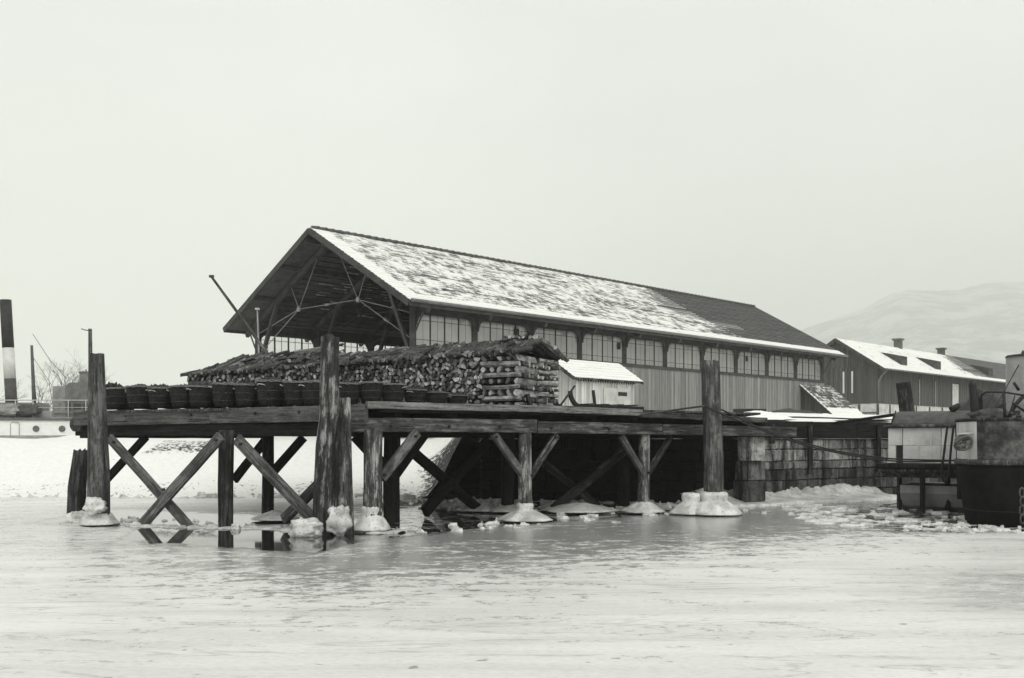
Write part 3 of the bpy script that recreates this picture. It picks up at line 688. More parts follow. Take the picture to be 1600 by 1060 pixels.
# ------------------------------------------------------------------ quay wall
def build_wall():
    base = empty('quay_wall', (7.2, 31.3, 0), 'weathered stone quay wall topped by a dark timber edge beam', 'quay wall')
    pts = [(-1.06, 33.3), (7.2, 31.3), (13.65, 35.8), (25, 45.5)]
    mb = MB(); tone = []
    for (ax, ay), (bx, by) in zip(pts, pts[1:]):
        a = Vector((ax, ay, 0)); b = Vector((bx, by, 0)); d = (b-a); L = d.length; d.normalize(); nr = Vector((d.y, -d.x, 0))
        zs = [-.6, -.1, .32, .70, 1.05, 1.32, 1.70, 2.05]
        for i, (z0, z1) in enumerate(zip(zs, zs[1:])):
            s = -random.random()*.4
            while s < L:
                w = random.uniform(.38, .95); e = min(s+w, L); s_ = max(s, 0)
                if e-s_ > .05:
                    pr = random.uniform(.0, .05)+.02; gp = .005
                    q = [a+d*(s_+gp), a+d*(e-gp)]; c_ = .03
                    front = nr*pr; n0 = len(mb.v)
                    vs = []
                    for (p, z) in ((q[0], z0+gp), (q[1], z0+gp), (q[1], z1-gp), (q[0], z1-gp)): vs.append(p+nr*(pr-.04)+Vector((0, 0, z)))
                    ctr = (q[0]+q[1])/2
                    for (p, z) in ((q[0], z0+gp+c_), (q[1], z0+gp+c_), (q[1], z1-gp-c_), (q[0], z1-gp-c_)):
                        vs.append(p+(ctr-p).normalized()*(c_+random.uniform(0, .03))+nr*(pr+random.uniform(0, .035))+Vector((0, 0, z+random.uniform(-.022, .022))))
                    for (p, z) in ((q[0], z0+gp), (q[1], z0+gp), (q[1], z1-gp), (q[0], z1-gp)): vs.append(p-nr*.2+Vector((0, 0, z)))
                    mb.add(vs, [(4, 5, 6, 7), (0, 1, 5, 4), (1, 2, 6, 5), (2, 3, 7, 6), (3, 0, 4, 7), (8, 9, 1, 0), (9, 10, 2, 1), (10, 11, 3, 2), (11, 8, 0, 3)])
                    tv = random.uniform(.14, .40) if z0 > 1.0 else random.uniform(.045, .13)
                    if a.x < 7 : tv = random.uniform(.003, .009)  # courses under the deck blackened, its shade put into the stone colour
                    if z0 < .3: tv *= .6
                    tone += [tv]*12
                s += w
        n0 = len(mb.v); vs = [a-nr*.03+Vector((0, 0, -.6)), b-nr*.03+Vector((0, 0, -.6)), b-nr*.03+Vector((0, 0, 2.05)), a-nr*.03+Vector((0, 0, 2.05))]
        mb.add(vs, [(0, 1, 2, 3)]); tone += [.05 if a.x > 7 else .004]*4  # backing under the deck carries the same painted shade
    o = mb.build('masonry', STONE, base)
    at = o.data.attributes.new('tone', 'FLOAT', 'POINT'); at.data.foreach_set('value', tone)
    # dark timber edge beams
    a, b = Vector((7.2, 31.3, 0)), Vector((13.65, 35.8, 0)); d = (b-a).normalized(); nr = Vector((d.y, -d.x, 0))
    for k in range(3):
        p = a+d*(.9+k*2.35); q = a+d*(.9+(k+1)*2.35-.02)
        beam('edge_beam', p+nr*.02+Vector((0, 0, 2.34)), q+nr*.02+Vector((0, 0, 2.34)), .32, .56-.0, WOOD_DK, base)
    for s in (1.15, 3.0, 6.7):
        p = a+d*s+nr*.24; beam('fender', p+Vector((0, 0, .9 if s > 2 else 1.9)), p+Vector((0, 0, 2.5)), .14, .16, WOOD_PD, base)
    beam('edge_beam', Vector((13.7, 35.85, 2.34)), Vector((25, 45.5, 2.34)), .3, .5, WOOD_DK, base)
    beam('edge_beam', Vector((-1.0, 33.25, 2.25)), Vector((7.2, 31.25, 2.25)), .3, .4, WOOD_DK, base)
    # pale stone block under the deck end
    p = G(1174, 30.6); m_ = MB(); m_.box(p+Vector((0, 0, 1.75)), (.66, .5, .72), R(36)); m_.box(p+Vector((.02, .22, 1.08)), (.8, .5, .58), R(36)); m_.box(p+Vector((.0, .25, .45)), (.9, .5, .64), R(36))
    o = m_.build('pier_block', STONE, base); at = o.data.attributes.new('tone', 'FLOAT', 'POINT'); at.data.foreach_set('value', [.42]*8+[.16]*8+[.08]*8)
build_wall()
def ice_shelf():
    """ragged ice foot frozen along the wall"""
    a, b = Vector((6.2, 29.4, 0)), Vector((13.3, 33.7, 0)); d = (b-a); L = d.length; d.normalize(); bk = Vector((-d.y, d.x, 0))
    n = 200; rows = [(0, .0), (.02, .10), (.10, .16), (.35, .20), (.62, .26), (.85, .38), (1.05, .55), (1.2, .72), (1.45, .74), (1.9, .5)]
    vs = []
    for i in range(n+1):
        s = L*i/n
        for (o, z) in rows:
            nn = mn.fractal(Vector((s*.7, o*1.5, 0)), 1, 2, 4); n2 = mn.noise(Vector((s*4, o*6, 4)))+.6*mn.noise(Vector((s*11, o*9, 4)))
            zz = z*(.60+.22*nn+.10*n2*(z > .3)) + (.05*n2 if z > .4 else 0)
            vs.append(a+d*s+bk*(o+.25*mn.noise(Vector((s*.8, 0, 7)))*(1-o/2))+Vector((0, 0, max(zz, .0) if z else -.02)))
    m = len(rows); fs = [[i*m+j, (i+1)*m+j, (i+1)*m+j+1, i*m+j+1] for i in range(n) for j in range(m-1)]
    return tag(mesh_obj('ice_foot', vs, fs, ICE, smooth=True), 'ragged white ice foot frozen along the quay wall', kind='stuff')
ice_shelf()

# ------------------------------------------------------------------ the timber pier
C0 = Vector((-3.10, 22.05, 0)); DR = Vector((.787, .617, 0)); DL = Vector((-.894, .447, 0))
pier = empty('timber_pier', (-3.2, 23, 0), 'dark timber pier on log legs with crossed braces standing in ice', 'pier')
def zr(Y): return EYE+.83-.02*(Y-22)/7     # deck top along the right side
# deck planking: two polygons
dk = MB()
def strip(a0, a1, b0, b1, z0, z1, n):
    for i in range(n):
        f0, f1 = i/n+.0006, (i+1)/n-.0006
        p = [a0.lerp(a1, f0), a0.lerp(a1, f1), b0.lerp(b1, f1), b0.lerp(b1, f0)]
        dz = random.uniform(-.006, .006)
        vs = [q+Vector((0, 0, z+dz)) for q, z in zip(p, (z0, z0, z1, z1))]+[q+Vector((0, 0, z+dz-.06)) for q, z in zip(p, (z0, z0, z1, z1))]
        dk.add(vs, [(0, 1, 2, 3), (7, 6, 5, 4), (0, 4, 5, 1), (1, 5, 6, 2), (2, 6, 7, 3), (3, 7, 4, 0)])
A_ = Vector((-11.15, 25.9, 0)); Cc = Vector((-3.3, 22.1, 0)); Bk = Vector((-1.2, 33.1, 0)); Ab = Vector((-8.3, 33.8, 0)); Rt = Vector((7.6, 30.5, 0)); Rb = Vector((7.2, 31.2, 0))
strip(A_, Cc, Ab, Bk, EYE+.73, EYE+.80, 46)
strip(Cc, Rt, Bk, Rb+Vector((0, .3, 0)), EYE+.80, EYE+.74, 60)
dk.build('deck_planking', WOOD_MD, pier)
# left (front) face: two stacked edge boards over a dark beam
l0 = W(118, 647, 26.1); l1 = W(527, 634, 22.35)
def lerp(a, b, t): return a+(b-a)*t
beam('edge_board', W(118, 655, 26.1), W(330, 650.5, 24.15), .14, .36, FASC, pier)
beam('edge_board', W(330.5, 650.5, 24.15), W(572, 645.5, 21.95), .14, .36, FASC, pier)
beam('beam', W(124, 672, 26.35), W(560, 672, 22.3), .26, .30, WOOD_DK, pier)
pole('bolt_block', [W(118, 663, 26.05), W(128, 664, 26.25)], .20, WOOD_MD, pier, lump=.05)
beam('beam', W(130, 676, 26.5), W(130, 676, 26.5)+Vector((3.2, 6.0, 0)), .25, .30, WOOD_DK, pier)
# right face
beam('edge_board', W(573, 633, 21.95), W(880, 640.5, 25.35), .12, .165, WOOD_LT, pier)
beam('edge_board', W(880.5, 640.5, 25.35), W(1002, 645.5, 27.1), .12, .17, WOOD_LT, pier)
beam('edge_board', W(1003, 648, 27.2), W(1197, 657, 30.6), .12, .15, WOOD_MD, pier)
beam('edge_board', W(592, 640, 22.2), W(1000, 648, 27.2), .10, .12, WOOD_DK, pier)
beam('beam', W(545, 664, 21.98), W(835, 666, 24.85), .24, .32, WOOD_MD, pier)
beam('beam', W(836, 667.5, 24.87), W(1030, 671, 27.7), .24, .30, WOOD_MD, pier)
beam('beam', W(1031, 671.5, 27.7), W(1240, 675, 31.2), .24, .29, WOOD_MD, pier)
for t in range(9):      # cross joists under the deck, ends showing
    p = Cc.lerp(Rt, (t+.6)/9.2)
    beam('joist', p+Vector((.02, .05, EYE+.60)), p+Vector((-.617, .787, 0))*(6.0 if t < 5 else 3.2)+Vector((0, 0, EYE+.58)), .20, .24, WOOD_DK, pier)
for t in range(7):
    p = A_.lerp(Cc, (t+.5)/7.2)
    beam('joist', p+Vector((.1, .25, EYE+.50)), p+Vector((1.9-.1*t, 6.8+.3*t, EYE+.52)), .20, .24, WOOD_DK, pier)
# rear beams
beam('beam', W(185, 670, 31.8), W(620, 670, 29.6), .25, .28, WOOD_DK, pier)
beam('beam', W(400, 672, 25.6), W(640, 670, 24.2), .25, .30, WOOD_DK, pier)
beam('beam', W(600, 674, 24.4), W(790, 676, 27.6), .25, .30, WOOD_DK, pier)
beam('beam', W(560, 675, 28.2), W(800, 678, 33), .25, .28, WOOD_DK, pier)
def leg(px, Y, ytop, w, mat, px2=None, w2=None, zb=-.3):
    top = W(px, ytop, Y); bot = G(px2 if px2 is not None else px, Y, zb)
    r0 = (w2 or w)/2/FPX*Y; r1 = w/2/FPX*Y
    return pole('leg', [bot, bot.lerp(top, .5)+Vector((random.uniform(-.02, .02), 0, 0)), top], [r0, (r0+r1)/2, r1], mat, pier, lump=.035)
leg(583, 22.1, 672, 29, WOOD_PB, 580, 30)
leg(820, 24.75, 672, 20, WOOD_PB, 820, 24)
leg(1007, 27.5, 674, 17, WOOD_PB, 1004, 20)
leg(354, 21.9+1.2, 672, 24, WOOD_PD, 353, 23)
leg(613, 24.6, 668, 26, WOOD_DK, 612, 26)
leg(419, 25.8, 668, 18, WOOD_PD, 418, 19)
leg(795, 27.8, 672, 20, WOOD_DK, 793, 20)
leg(975, 30.2, 672, 18, WOOD_DK)
leg(300, 31.5, 668, 0.01+16, WOOD_DK) if 0 else None
leg(153, 29.5, 672, 17, WOOD_DK); leg(356, 28.6, 672, 16, WOOD_DK); leg(508, 27.6, 672, 18, WOOD_DK); leg(612, 29.4, 672, 16, WOOD_DK)
def brace(x0, y0, Ya, x1, y1, Yb, w, h, mat):
    return beam('brace', W(x0, y0, Ya), W(x1, y1, Yb), w, h, mat, pier, jit=.004)
# crossed braces, front face
brace(172, 685, 24.75, 298, 826, 23.1, .10, .24, WOOD_BR)
brace(345, 682, 22.65, 217, 826, 23.6, .10, .25, WOOD_BR)
brace(370, 686, 22.7, 489, 812, 21.75, .10, .26, WOOD_BR)
brace(503, 752, 22.2, 444, 812, 23.0, .12, .24, WOOD_MD)
# braces of the second row
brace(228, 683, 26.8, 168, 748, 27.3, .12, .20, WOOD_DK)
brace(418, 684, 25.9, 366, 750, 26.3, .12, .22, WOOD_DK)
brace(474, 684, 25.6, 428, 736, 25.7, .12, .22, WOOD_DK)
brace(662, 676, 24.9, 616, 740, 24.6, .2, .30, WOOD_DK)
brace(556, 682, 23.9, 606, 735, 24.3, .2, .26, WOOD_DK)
# knee braces, right face
brace(652, 676, 22.75, 596, 748, 22.15, .14, .21, WOOD_BR)
brace(771, 678, 24.15, 818, 744, 24.7, .12, .18, WOOD_BR)
brace(870, 679, 25.4, 826, 748, 24.8, .12, .17, WOOD_PO)
brace(970, 681, 27.0, 1006, 742, 27.45, .12, .17, WOOD_BR)
brace(1048, 683, 28.1, 1010, 744, 27.5, .12, .15, WOOD_PO)
# inner crosses
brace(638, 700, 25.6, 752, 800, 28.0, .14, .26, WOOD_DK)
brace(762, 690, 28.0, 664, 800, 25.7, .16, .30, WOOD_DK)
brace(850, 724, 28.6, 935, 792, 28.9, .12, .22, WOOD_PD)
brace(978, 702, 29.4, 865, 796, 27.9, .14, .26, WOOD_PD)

for (px, py, Y, nx) in ((258, 765, 23.35, 0), (180, 691, 24.6, 0), (340, 688, 22.6, 0), (378, 694, 22.6, 0), (648, 682, 22.65, 1), (600, 742, 22.1, 1), (866, 684, 25.3, 1), (829, 743, 24.7, 1), (774, 683, 24.1, 1), (1044, 688, 28.0, 1), (1012, 739, 27.35, 1),
                        (200, 651, 25.3, 0), (300, 649, 24.3, 0), (400, 646, 23.4, 0), (470, 644, 22.8, 0), (610, 666, 22.4, 1), (700, 667, 23.3, 1), (780, 667, 24.1, 1), (860, 669, 24.9, 1), (950, 671, 26.3, 1)):
    n_ = Vector((.617, -.787, 0)) if nx else Vector((-.447, -.894, 0)); p = W(px, py, Y)+n_*.02
    mb = MB(); mb.tube([p, p+n_*.06], .032, 8); mb.build('bolt', BLACK, pier)
# ------------------------------------------------------------------ mooring posts (things of their own)
def mpost(label, spec, mat, lump=.05, ragged=.04, cat='mooring post', Y=22):
    pts = [W(px, py, Y) for px, py, w in spec]; rad = [w/2/FPX*Y for px, py, w in spec]
    o = pole('mooring_post', pts, rad, mat, None, 20, lump, .15, ragged); return tag(o, label, cat)
mpost('tall thick bark-stripped mooring post at the near corner of the pier, highest of all', [(504, 850, 33), (506, 760, 32), (508, 700, 30), (515, 650, 28), (516, 526, 27)], WOOD_PO, .09, .07, Y=21.3)
mpost('short pale weathered post standing right of the tall corner post', [(536, 850, 31), (536, 780, 31), (537, 700, 26), (537, 622, 20)], WOOD_PB, .07, .03, Y=21.6)
mpost('thick round mooring post at the left end of the pier with an ice skirt', [(154, 830, 35), (154, 740, 33), (152, 640, 28), (151, 553, 23)], wood('post_left', .03, .10, bare=.17, sx=12), .025, .02, Y=23.6)
mpost('leaning broken stump with a splintered top left of the pier', [(119, 830, 28), (121, 760, 27), (126, 704, 20)], WOOD_PD, .09, .12, Y=24.6)
mpost('stout mooring post with a broad ice cone at the right end of the pier', [(1115, 815, 32), (1116, 720, 30), (1112, 640, 29), (1110, 564, 28)], wood('post_right', .03, .11, bare=.20, sx=12), .05, .03, Y=27.0)
mpost('short leaning post rising behind the canvas roofed barge', [(1420, 700, 24), (1417, 642, 23), (1411, 598, 21)], WOOD_PD, .05, .03, Y=33.0)
tp = pole('pole', [W(142, 700, 24.2), W(141, 514, 24.2)], [.065, .042], WOOD_MD, None, 10, .03, .3, .0)
tag(tp, 'thin upright pole with a small hook behind the left mooring post', 'pole')
mb = MB(); mb.tube([W(142, 517, 24.1), W(133, 516, 24.1), W(127, 514, 24.1)], .012, 6); mb.build('hook', BLACK, tp)
bp = pole('leaning_pole', [W(445, 590, 33), W(420, 556, 33), W(330, 432, 33)], [.062, .06, .04], WOOD_MD, None, 8, .03, .4)
tag(bp, 'long slanting pole rising from behind the woodpile across the hall gable', 'pole')
mb = MB(); mb.tube([W(327, 432, 33), W(334, 432, 33)], .05, 6); mb.build('cap', WOOD_MD, bp)
bp = pole('flag_pole', [W(406, 600, 36), W(402, 484, 36)], [.034, .028], GREYP, None, 8, .01, .6)
tag(bp, 'thin pale upright pole before the left column of the hall', 'pole')
mb = MB(); mb.box(W(402, 483, 36), (.14, .14, .06)); mb.build('cap', LIGHTG, bp)

# ------------------------------------------------------------------ ice collars round the legs
def collar(px, Y, yrim, ytop, hw, tw, label, ycap=None, squash=1.0, name='ice_collar', seed=0, skew=0.0, n=36):
    """bell of ice: cap round the post, then a cone with a sharp rim hanging above the ice"""
    c = G(px, Y); zrim = max(.04, EYE-(yrim-HOR)/FPX*(Y-hw/FPX*Y)); ztop = EYE-(ytop-HOR)/FPX*Y; zc = EYE-((ycap if ycap else ytop)-HOR)/FPX*Y
    rr = hw/FPX*Y; rt = tw/FPX*Y
    rings = [(0.15*rt, zc+.015), (rt*.85, zc+.0), (rt*1.02, zc-.05)] if ycap else [(0.1*rt, ztop+.03), (rt*.8, ztop+.02)]
    if ycap: rings += [(rt*1.02, zc*.5+ztop*.5), (rt*.95, ztop+.02)]
    m_ = 7
    for i in range(m_+1):
        f = i/m_; rings.append((rt+(rr-rt)*(f**1.0), ztop+(zrim+.03-ztop)*(f**1.12)))
    rings += [(rr*1.0, zrim), (rr*.88, zrim+.0), (rr*.55, zrim+.08), (rt*.9, zrim+.12)]
    vs = []; fs = []
    for k, (r, z) in enumerate(rings):
        for j in range(n):
            a = 2*math.pi*j/n; q = mn.noise(Vector((math.cos(a)*1.6+seed*7.3, math.sin(a)*1.6, z*1.5)))*.16+mn.noise(Vector((math.cos(a)*5+seed, math.sin(a)*5, z*6)))*.07
            r_ = r*(1+q*(1 if r > rt*1.1 else .5)); vs.append((r_*math.cos(a)+skew*max(0, r-rt), r_*math.sin(a)*squash, z+.03*mn.noise(Vector((math.cos(a)*4, math.sin(a)*4+seed, z*3)))*(k < len(rings)-4)))
    K = len(rings)
    for k in range(K-1):
        for j in range(n): fs.append([(k+1)*n+j, (k+1)*n+(j+1) % n, k*n+(j+1) % n, k*n+j])
    o = mesh_obj(name, vs, fs, ICE, None, Matrix.Translation(c), True)
    return tag(o, label, 'ice', 'ice collars round the timber legs')
collar(820, 24.75, 818, 797, 41, 13, 'wide grey ice cone round the middle leg of the pier\'s right face', 786, seed=1)
collar(1005, 27.5, 804, 785, 32, 11, 'small ice cone round the far leg of the pier\'s right face', 784, seed=2)
collar(1116, 26.9, 806, 783, 46, 21, 'broad white ice cone round the stout right mooring post', 769, seed=3)
collar(1080, 27.0, 806, 785, 34, 15, 'lumpy white ice cone left of the stout right mooring post', 771, seed=4)
collar(905, 28.0, 802, 788, 58, 20, 'very wide flat shadowed ice cone under the inner crossed braces', seed=5)
collar(795, 27.8, 802, 790, 30, 12, 'dark small ice cone behind the middle leg', seed=6)
collar(750, 28.2, 800, 786, 36, 10, 'shadowed ice cone at the foot of the inner slanting brace', seed=7)
collar(152, 23.6, 822, 800, 29, 17, 'two-step ice skirt round the left mooring post', 782, seed=8, skew=.25)
collar(580, 22.1, 834, 806, 30, 16, 'bell of grey ice round the near corner leg', 790, seed=9)
collar(430, 25.0, 815, 800, 36, 8, 'low ice mound at the foot of the second row leg', seed=10)
def lump(name, px, Y, py0, py1, w, label, seed, dep=.8, flat=.0, mat=None, par=None):
    z0 = EYE-(py1-HOR)/FPX*Y; z1 = EYE-(py0-HOR)/FPX*Y; r = w/2/FPX*Y; vs = []; fs = []; n, m_ = 36, 22
    for i in range(m_+1):
        th = math.pi*i/m_
        for j in range(n):
            a = 2*math.pi*j/n; v = Vector((math.sin(th)*math.cos(a), math.sin(th)*math.sin(a), math.cos(th)))
            v = Vector([math.copysign(abs(c)**.72, c) for c in v])
            q = 1+.34*mn.noise(v*1.5+Vector((seed, 0, 0)))+.20*mn.noise(v*3.4+Vector((seed, 0, 0)))+.07*mn.noise(v*9+Vector((seed, 0, 0)))
            vs.append((v.x*r*q, v.y*r*dep*q, (z0+z1)/2+v.z*(z1-z0)/2*q))
    for i in range(m_):
        for j in range(n): fs.append([(i+1)*n+j, (i+1)*n+(j+1) % n, i*n+(j+1) % n, i*n+j])
    o = mesh_obj(name, vs, fs, mat or ICE, par, Matrix.Translation(G(px, Y)), True)
    return tag(o, label, 'ice', 'ice lumps at the pier corner') if label else o
lump('ice_lump', 529, 21.2, 792, 836, 36, 'large blocky pale ice lump frozen on the foot of the short corner post', 2.2)
lump('ice_lump', 514, 21.4, 788, 830, 18, 'narrow upright ice lump squeezed between the two corner posts', 5.1)
lump('ice_lump', 149, 23.2, 778, 802, 30, 'round ice cap frozen on the front of the left mooring post', 8.4, .8)
lump('ice_lump', 478, 21.0, 812, 842, 48, 'slanting ice slab banked against the foot of the tall corner post', 3.3, .7)
lump('ice_lump', 610, 22.8, 826, 838, 26, 'low ice lump right of the corner leg', 9.3, .7)
lump('ice_lump', 368, 22.6, 819, 831, 14, 'small ice knob right of the leg in the left face', 4.7)
lump('ice_lump', 122, 24.2, 800, 822, 32, 'pointed ice sheet at the foot of the broken stump', 6.6)
def rubble():
    mb = MB(); rn = random.Random(3)
    def chunk(x, y, r, h):
        n = 6; a0 = rn.random()*6
        t = [Vector((x+r*rn.uniform(.4, 1.7)*math.cos(a0+i*math.pi/3), y+r*.8*rn.uniform(.6, 1.2)*math.sin(a0+i*math.pi/3), 0)) for i in range(n)]
        vs = [p+Vector((0, 0, -.03)) for p in t]+[Vector((x+(p.x-x)*rn.uniform(.2, .9), y+(p.y-y)*rn.uniform(.2, .9), h*rn.uniform(.1, 1.3))) for p in t]
        mb.add(vs, [list(range(n, 2*n))]+[[i, (i+1) % n, n+(i+1) % n, n+i] for i in range(n)])
    # along the left face, along the right face, under the pier, at the boats
    for _ in range(60):
        t = rn.random(); p = A_.lerp(C0, t); chunk(p.x+rn.gauss(0, .2), p.y-.15+rn.gauss(0, .45), rn.uniform(.04, .16), rn.uniform(.02, .07))
    for _ in range(70):
        t = rn.random(); p = C0.lerp(Vector((6.9, 29.9, 0)), t); chunk(p.x+rn.gauss(0, .3), p.y-.3+rn.gauss(0, .7), rn.uniform(.04, .2), rn.uniform(.02, .08))
    for _ in range(260):
        x = rn.uniform(-4, 7); y = rn.uniform(28.5, 33.5); chunk(x, y, rn.uniform(.06, .3), rn.uniform(.02, .14)*(1 if y > 30 else .4))
    for _ in range(150):
        x = rn.uniform(7.5, 12.5); y = rn.uniform(23.5, 30.5); chunk(x, y, rn.uniform(.05, .34), rn.uniform(.01, .06))
    for _ in range(60):
        x = rn.gauss(10.8, .9); y = rn.gauss(22.6, .35); chunk(x, y, rn.uniform(.05, .2), rn.uniform(.01, .07))
    for _ in range(90):
        x = rn.uniform(-30, -3); y = yshore(x)+rn.gauss(-.1, .25); chunk(x, y, rn.uniform(.08, .35), rn.uniform(.04, .2))
    tag(mb.build('ice_rubble', ICE), 'broken ice pieces scattered round the pier legs and hulls', kind='stuff')
rubble()

def ledge():
    """low broken ice ledge along the waterline of the left face"""
    a, b = G(100, 24.1), G(628, 21.75); n = 220; vs = []
    prof = [(-1, -.02), (-.95, .6), (-.3, 1), (.4, 1), (.95, .7), (1, -.02)]
    for i in range(n+1):
        f = i/n; p = a.lerp(b, f); w = .16+.20*abs(mn.noise(Vector((f*22, 0, 1))))+.05*mn.noise(Vector((f*90, 3, 1))); h = max(.012, .035+.07*mn.noise(Vector((f*40, 5, 0)))); o_ = .35*mn.noise(Vector((f*9, 8, 2)))
        if mn.noise(Vector((f*16, 2, 9))) < -.28: w *= .15; h = .01
        for u, z in prof: vs.append((p.x+.447*(u*w+o_), p.y+.894*(u*w+o_), z*h*(1+.5*mn.noise(Vector((f*150, u*3, 0))))))
    m = len(prof); fs = [[i*m+j, (i+1)*m+j, (i+1)*m+j+1, i*m+j+1] for i in range(n) for j in range(m-1)]
    tag(mesh_obj('ice_ledge', vs, fs, ICE), 'thin broken ice ledge along the waterline of the pier', kind='stuff')
ledge()
# ------------------------------------------------------------------ firewood stack
F0 = Vector((.16, 24.95, 0)); FD = Vector((-.88, .475, 0)); FB = Vector((.475, .88, 0)); FL = 11.4
DZ = EYE+.79
def F(a, b, z): return F0+FD*a+FB*b+Vector((0, 0, z))
def stacktop(a): return 4.20-.26*(a/FL)
def logmesh(i, L=1.0, r=.082):
    rn = random.Random(i*13+5); kind = (i*5+i//4) % 4
    if kind == 0: ang = [2*math.pi*k/9 for k in range(9)]; prof = [(r*.9*rn.uniform(.85, 1.1)*math.cos(a), r*.9*rn.uniform(.85, 1.1)*math.sin(a)) for a in ang]
    elif kind in (1, 2):
        span = math.pi*(.62 if kind == 1 else .95); prof = [(-r*.55, -r*.2)] + [(-r*.55+1.45*r*rn.uniform(.9, 1.1)*math.cos(-span/2+span*k/5), -r*.1+1.35*r*rn.uniform(.9, 1.1)*math.sin(-span/2+span*k/5)) for k in range(6)]
    else: prof = [(r*rn.uniform(.7, 1.15)*math.cos(2*math.pi*k/5+.3), r*rn.uniform(.6, 1.1)*math.sin(2*math.pi*k/5+.3)) for k in range(5)]
    n = len(prof); vs = []; fs = []; mi = []; segs = 4
    bend = rn.uniform(-.02, .02)
    for s in range(segs+1):
        f = s/segs; k = 1+rn.uniform(-.05, .05)
        for (x, y) in prof: vs.append((x*k+bend*math.sin(math.pi*f), y*k, L*f+(rn.uniform(-.01, .01) if s in (0, segs) else 0)))
    for s in range(segs):
        for j in range(n):
            fs.append([s*n+j, s*n+(j+1) % n, (s+1)*n+(j+1) % n, (s+1)*n+j]); mi.append(0 if (kind == 0 or (kind != 3 and 0 < j < n-1)) else 2)
    fs.append(list(reversed(range(n)))); mi.append(1); fs.append([segs*n+j for j in range(n)]); mi.append(1)
    me = bpy.data.meshes.new('log'); me.from_pydata(vs, [], fs)
    for m in (BARK, CUT, SPLIT): me.materials.append(m)
    me.polygons.foreach_set('material_index', mi); me.update(); return me
LOGS = [logmesh(i, 1.0, .060*(.85+.4*((i*7) % 10)/10)) for i in range(32)]
LOGS_B = [logmesh(i, 1.0, .080) for i in range(24, 40)]
BARK_L = plain('pale_bark', .24, .85, .2, .65, 5, .8)
for me in LOGS_B: me.materials[0] = BARK_L; me.materials[2] = BARK_L
LOGS_C = [logmesh(i, 1.0, .080) for i in range(40, 52)]
GRP = 'firewood logs of the long woodpile'
def putlog(p, d, roll, sx=1.0, L=1.0, label='', meshes=LOGS, kind='log'):
    o = bpy.data.objects.new('firewood_log', random.choice(meshes)); T = frame(p, p+d) @ Matrix.Rotation(roll, 4, 'Z') @ Matrix.Diagonal((sx, sx, L, 1))
    link(o, None, T); return tag(o, label, 'log', GRP)
rest = MB(); restm = []
def restlog(p, d, roll, sx=1.0, L=1.0, meshes=LOGS):
    me = random.choice(meshes); T = frame(p, p+d) @ Matrix.Rotation(roll, 4, 'Z') @ Matrix.Diagonal((sx, sx, L, 1))
    b = len(rest.v); rest.v += [T @ v.co for v in me.vertices]
    for f in me.polygons: rest.f.append([b+i for i in f.vertices]); rest.m.append(f.material_index); rest.sm.append(False)
# end-on front face, from the crib (a=1.05) to the far end
cand = []
row = 0; z = DZ+.08
while z < 4.2:
    a = 1.05+(.09 if row % 2 else 0)
    while a < FL-.9:
        if z < stacktop(a)-.03: cand.append((a+random.uniform(-.02, .02), z+random.uniform(-.02, .02)))
        a += random.uniform(.098, .132)
    z += .097; row += 1
cand.sort()
for i, (a, z) in enumerate(cand):
    p = F(a, random.uniform(-.05, .06), z)
    dd = FB+Vector((random.uniform(-.05, .05), 0, random.uniform(-.02, .02)))
    sx = random.uniform(.8, 1.15)
    if i < 150: putlog(p, dd, random.random()*6.28, sx, 1.1, 'split log with its cut end facing out in the front of the woodpile')
    else: restlog(p, dd, random.random()*6.28, sx, 1.1)
# far end crib, rest of stack behind (second row), dark core
for lay in range(10):
    z = DZ+.08+lay*.118
    for q in range(5):
        if lay % 2: restlog(F(FL-.9, .1+q*.2, z), FD, random.random()*6, 1, .95)
        else: restlog(F(FL-.85+q*.2, -.03, z), FB, random.random()*6, 1, 1.05)
core = MB(); 
for i in range(12):
    a0, a1 = 1.1+(FL-1.9)*i/12, 1.1+(FL-1.9)*(i+1)/12+.0
    zt = stacktop(a1)-.08
    core.add([F(a, b, z) for z in (DZ+.01, zt) for (a, b) in ((a0, .25), (a1-.001, .25), (a1-.001, 2.1), (a0, 2.1))], [(0, 1, 2, 3), (7, 6, 5, 4), (0, 4, 5, 1), (1, 5, 6, 2), (2, 6, 7, 3), (3, 7, 4, 0)])
for v, f in ((core.v, core.f),):
    b = len(rest.v); rest.v += v
    for q in f: rest.f.append([b+i for i in q]); rest.m.append(0); rest.sm.append(False)
# crib towers at the near end
for tower, b0 in enumerate((0, 1.22)):
    lab = ('log laid crosswise in the near corner crib of the woodpile', 'log laid crosswise in the rear crib of the woodpile beside the dark gap')[tower]
    for lay in range(9):
        z = DZ+.075+lay*.148
        if z > 4.2: break
        for q in range(5):
            sx = random.uniform(.75, .95)
            if lay % 2: p, d = F(1.05+random.uniform(-.03, .05), b0+.05+q*.235, z), -FD
            else: p, d = F(.06+q*.235, b0-.02+random.uniform(-.04, .04), z), FB
            vis = (q in (0, 1)) if lay % 2 else (q <= 1)
            vis = True
            f = putlog if (tower == 0 or q < 3) else restlog
            pale = (lay % 2 == 1 and q == 0) or (lay % 2 == 0 and q == 0)
            if f is putlog: putlog(p, d+Vector((random.uniform(-.03, .03), 0, random.uniform(-.02, .02))), random.random()*6.28, sx, 1.1, lab, LOGS_B if pale else LOGS_C)
            else: restlog(p, d, random.random()*6.28, sx, 1.1)
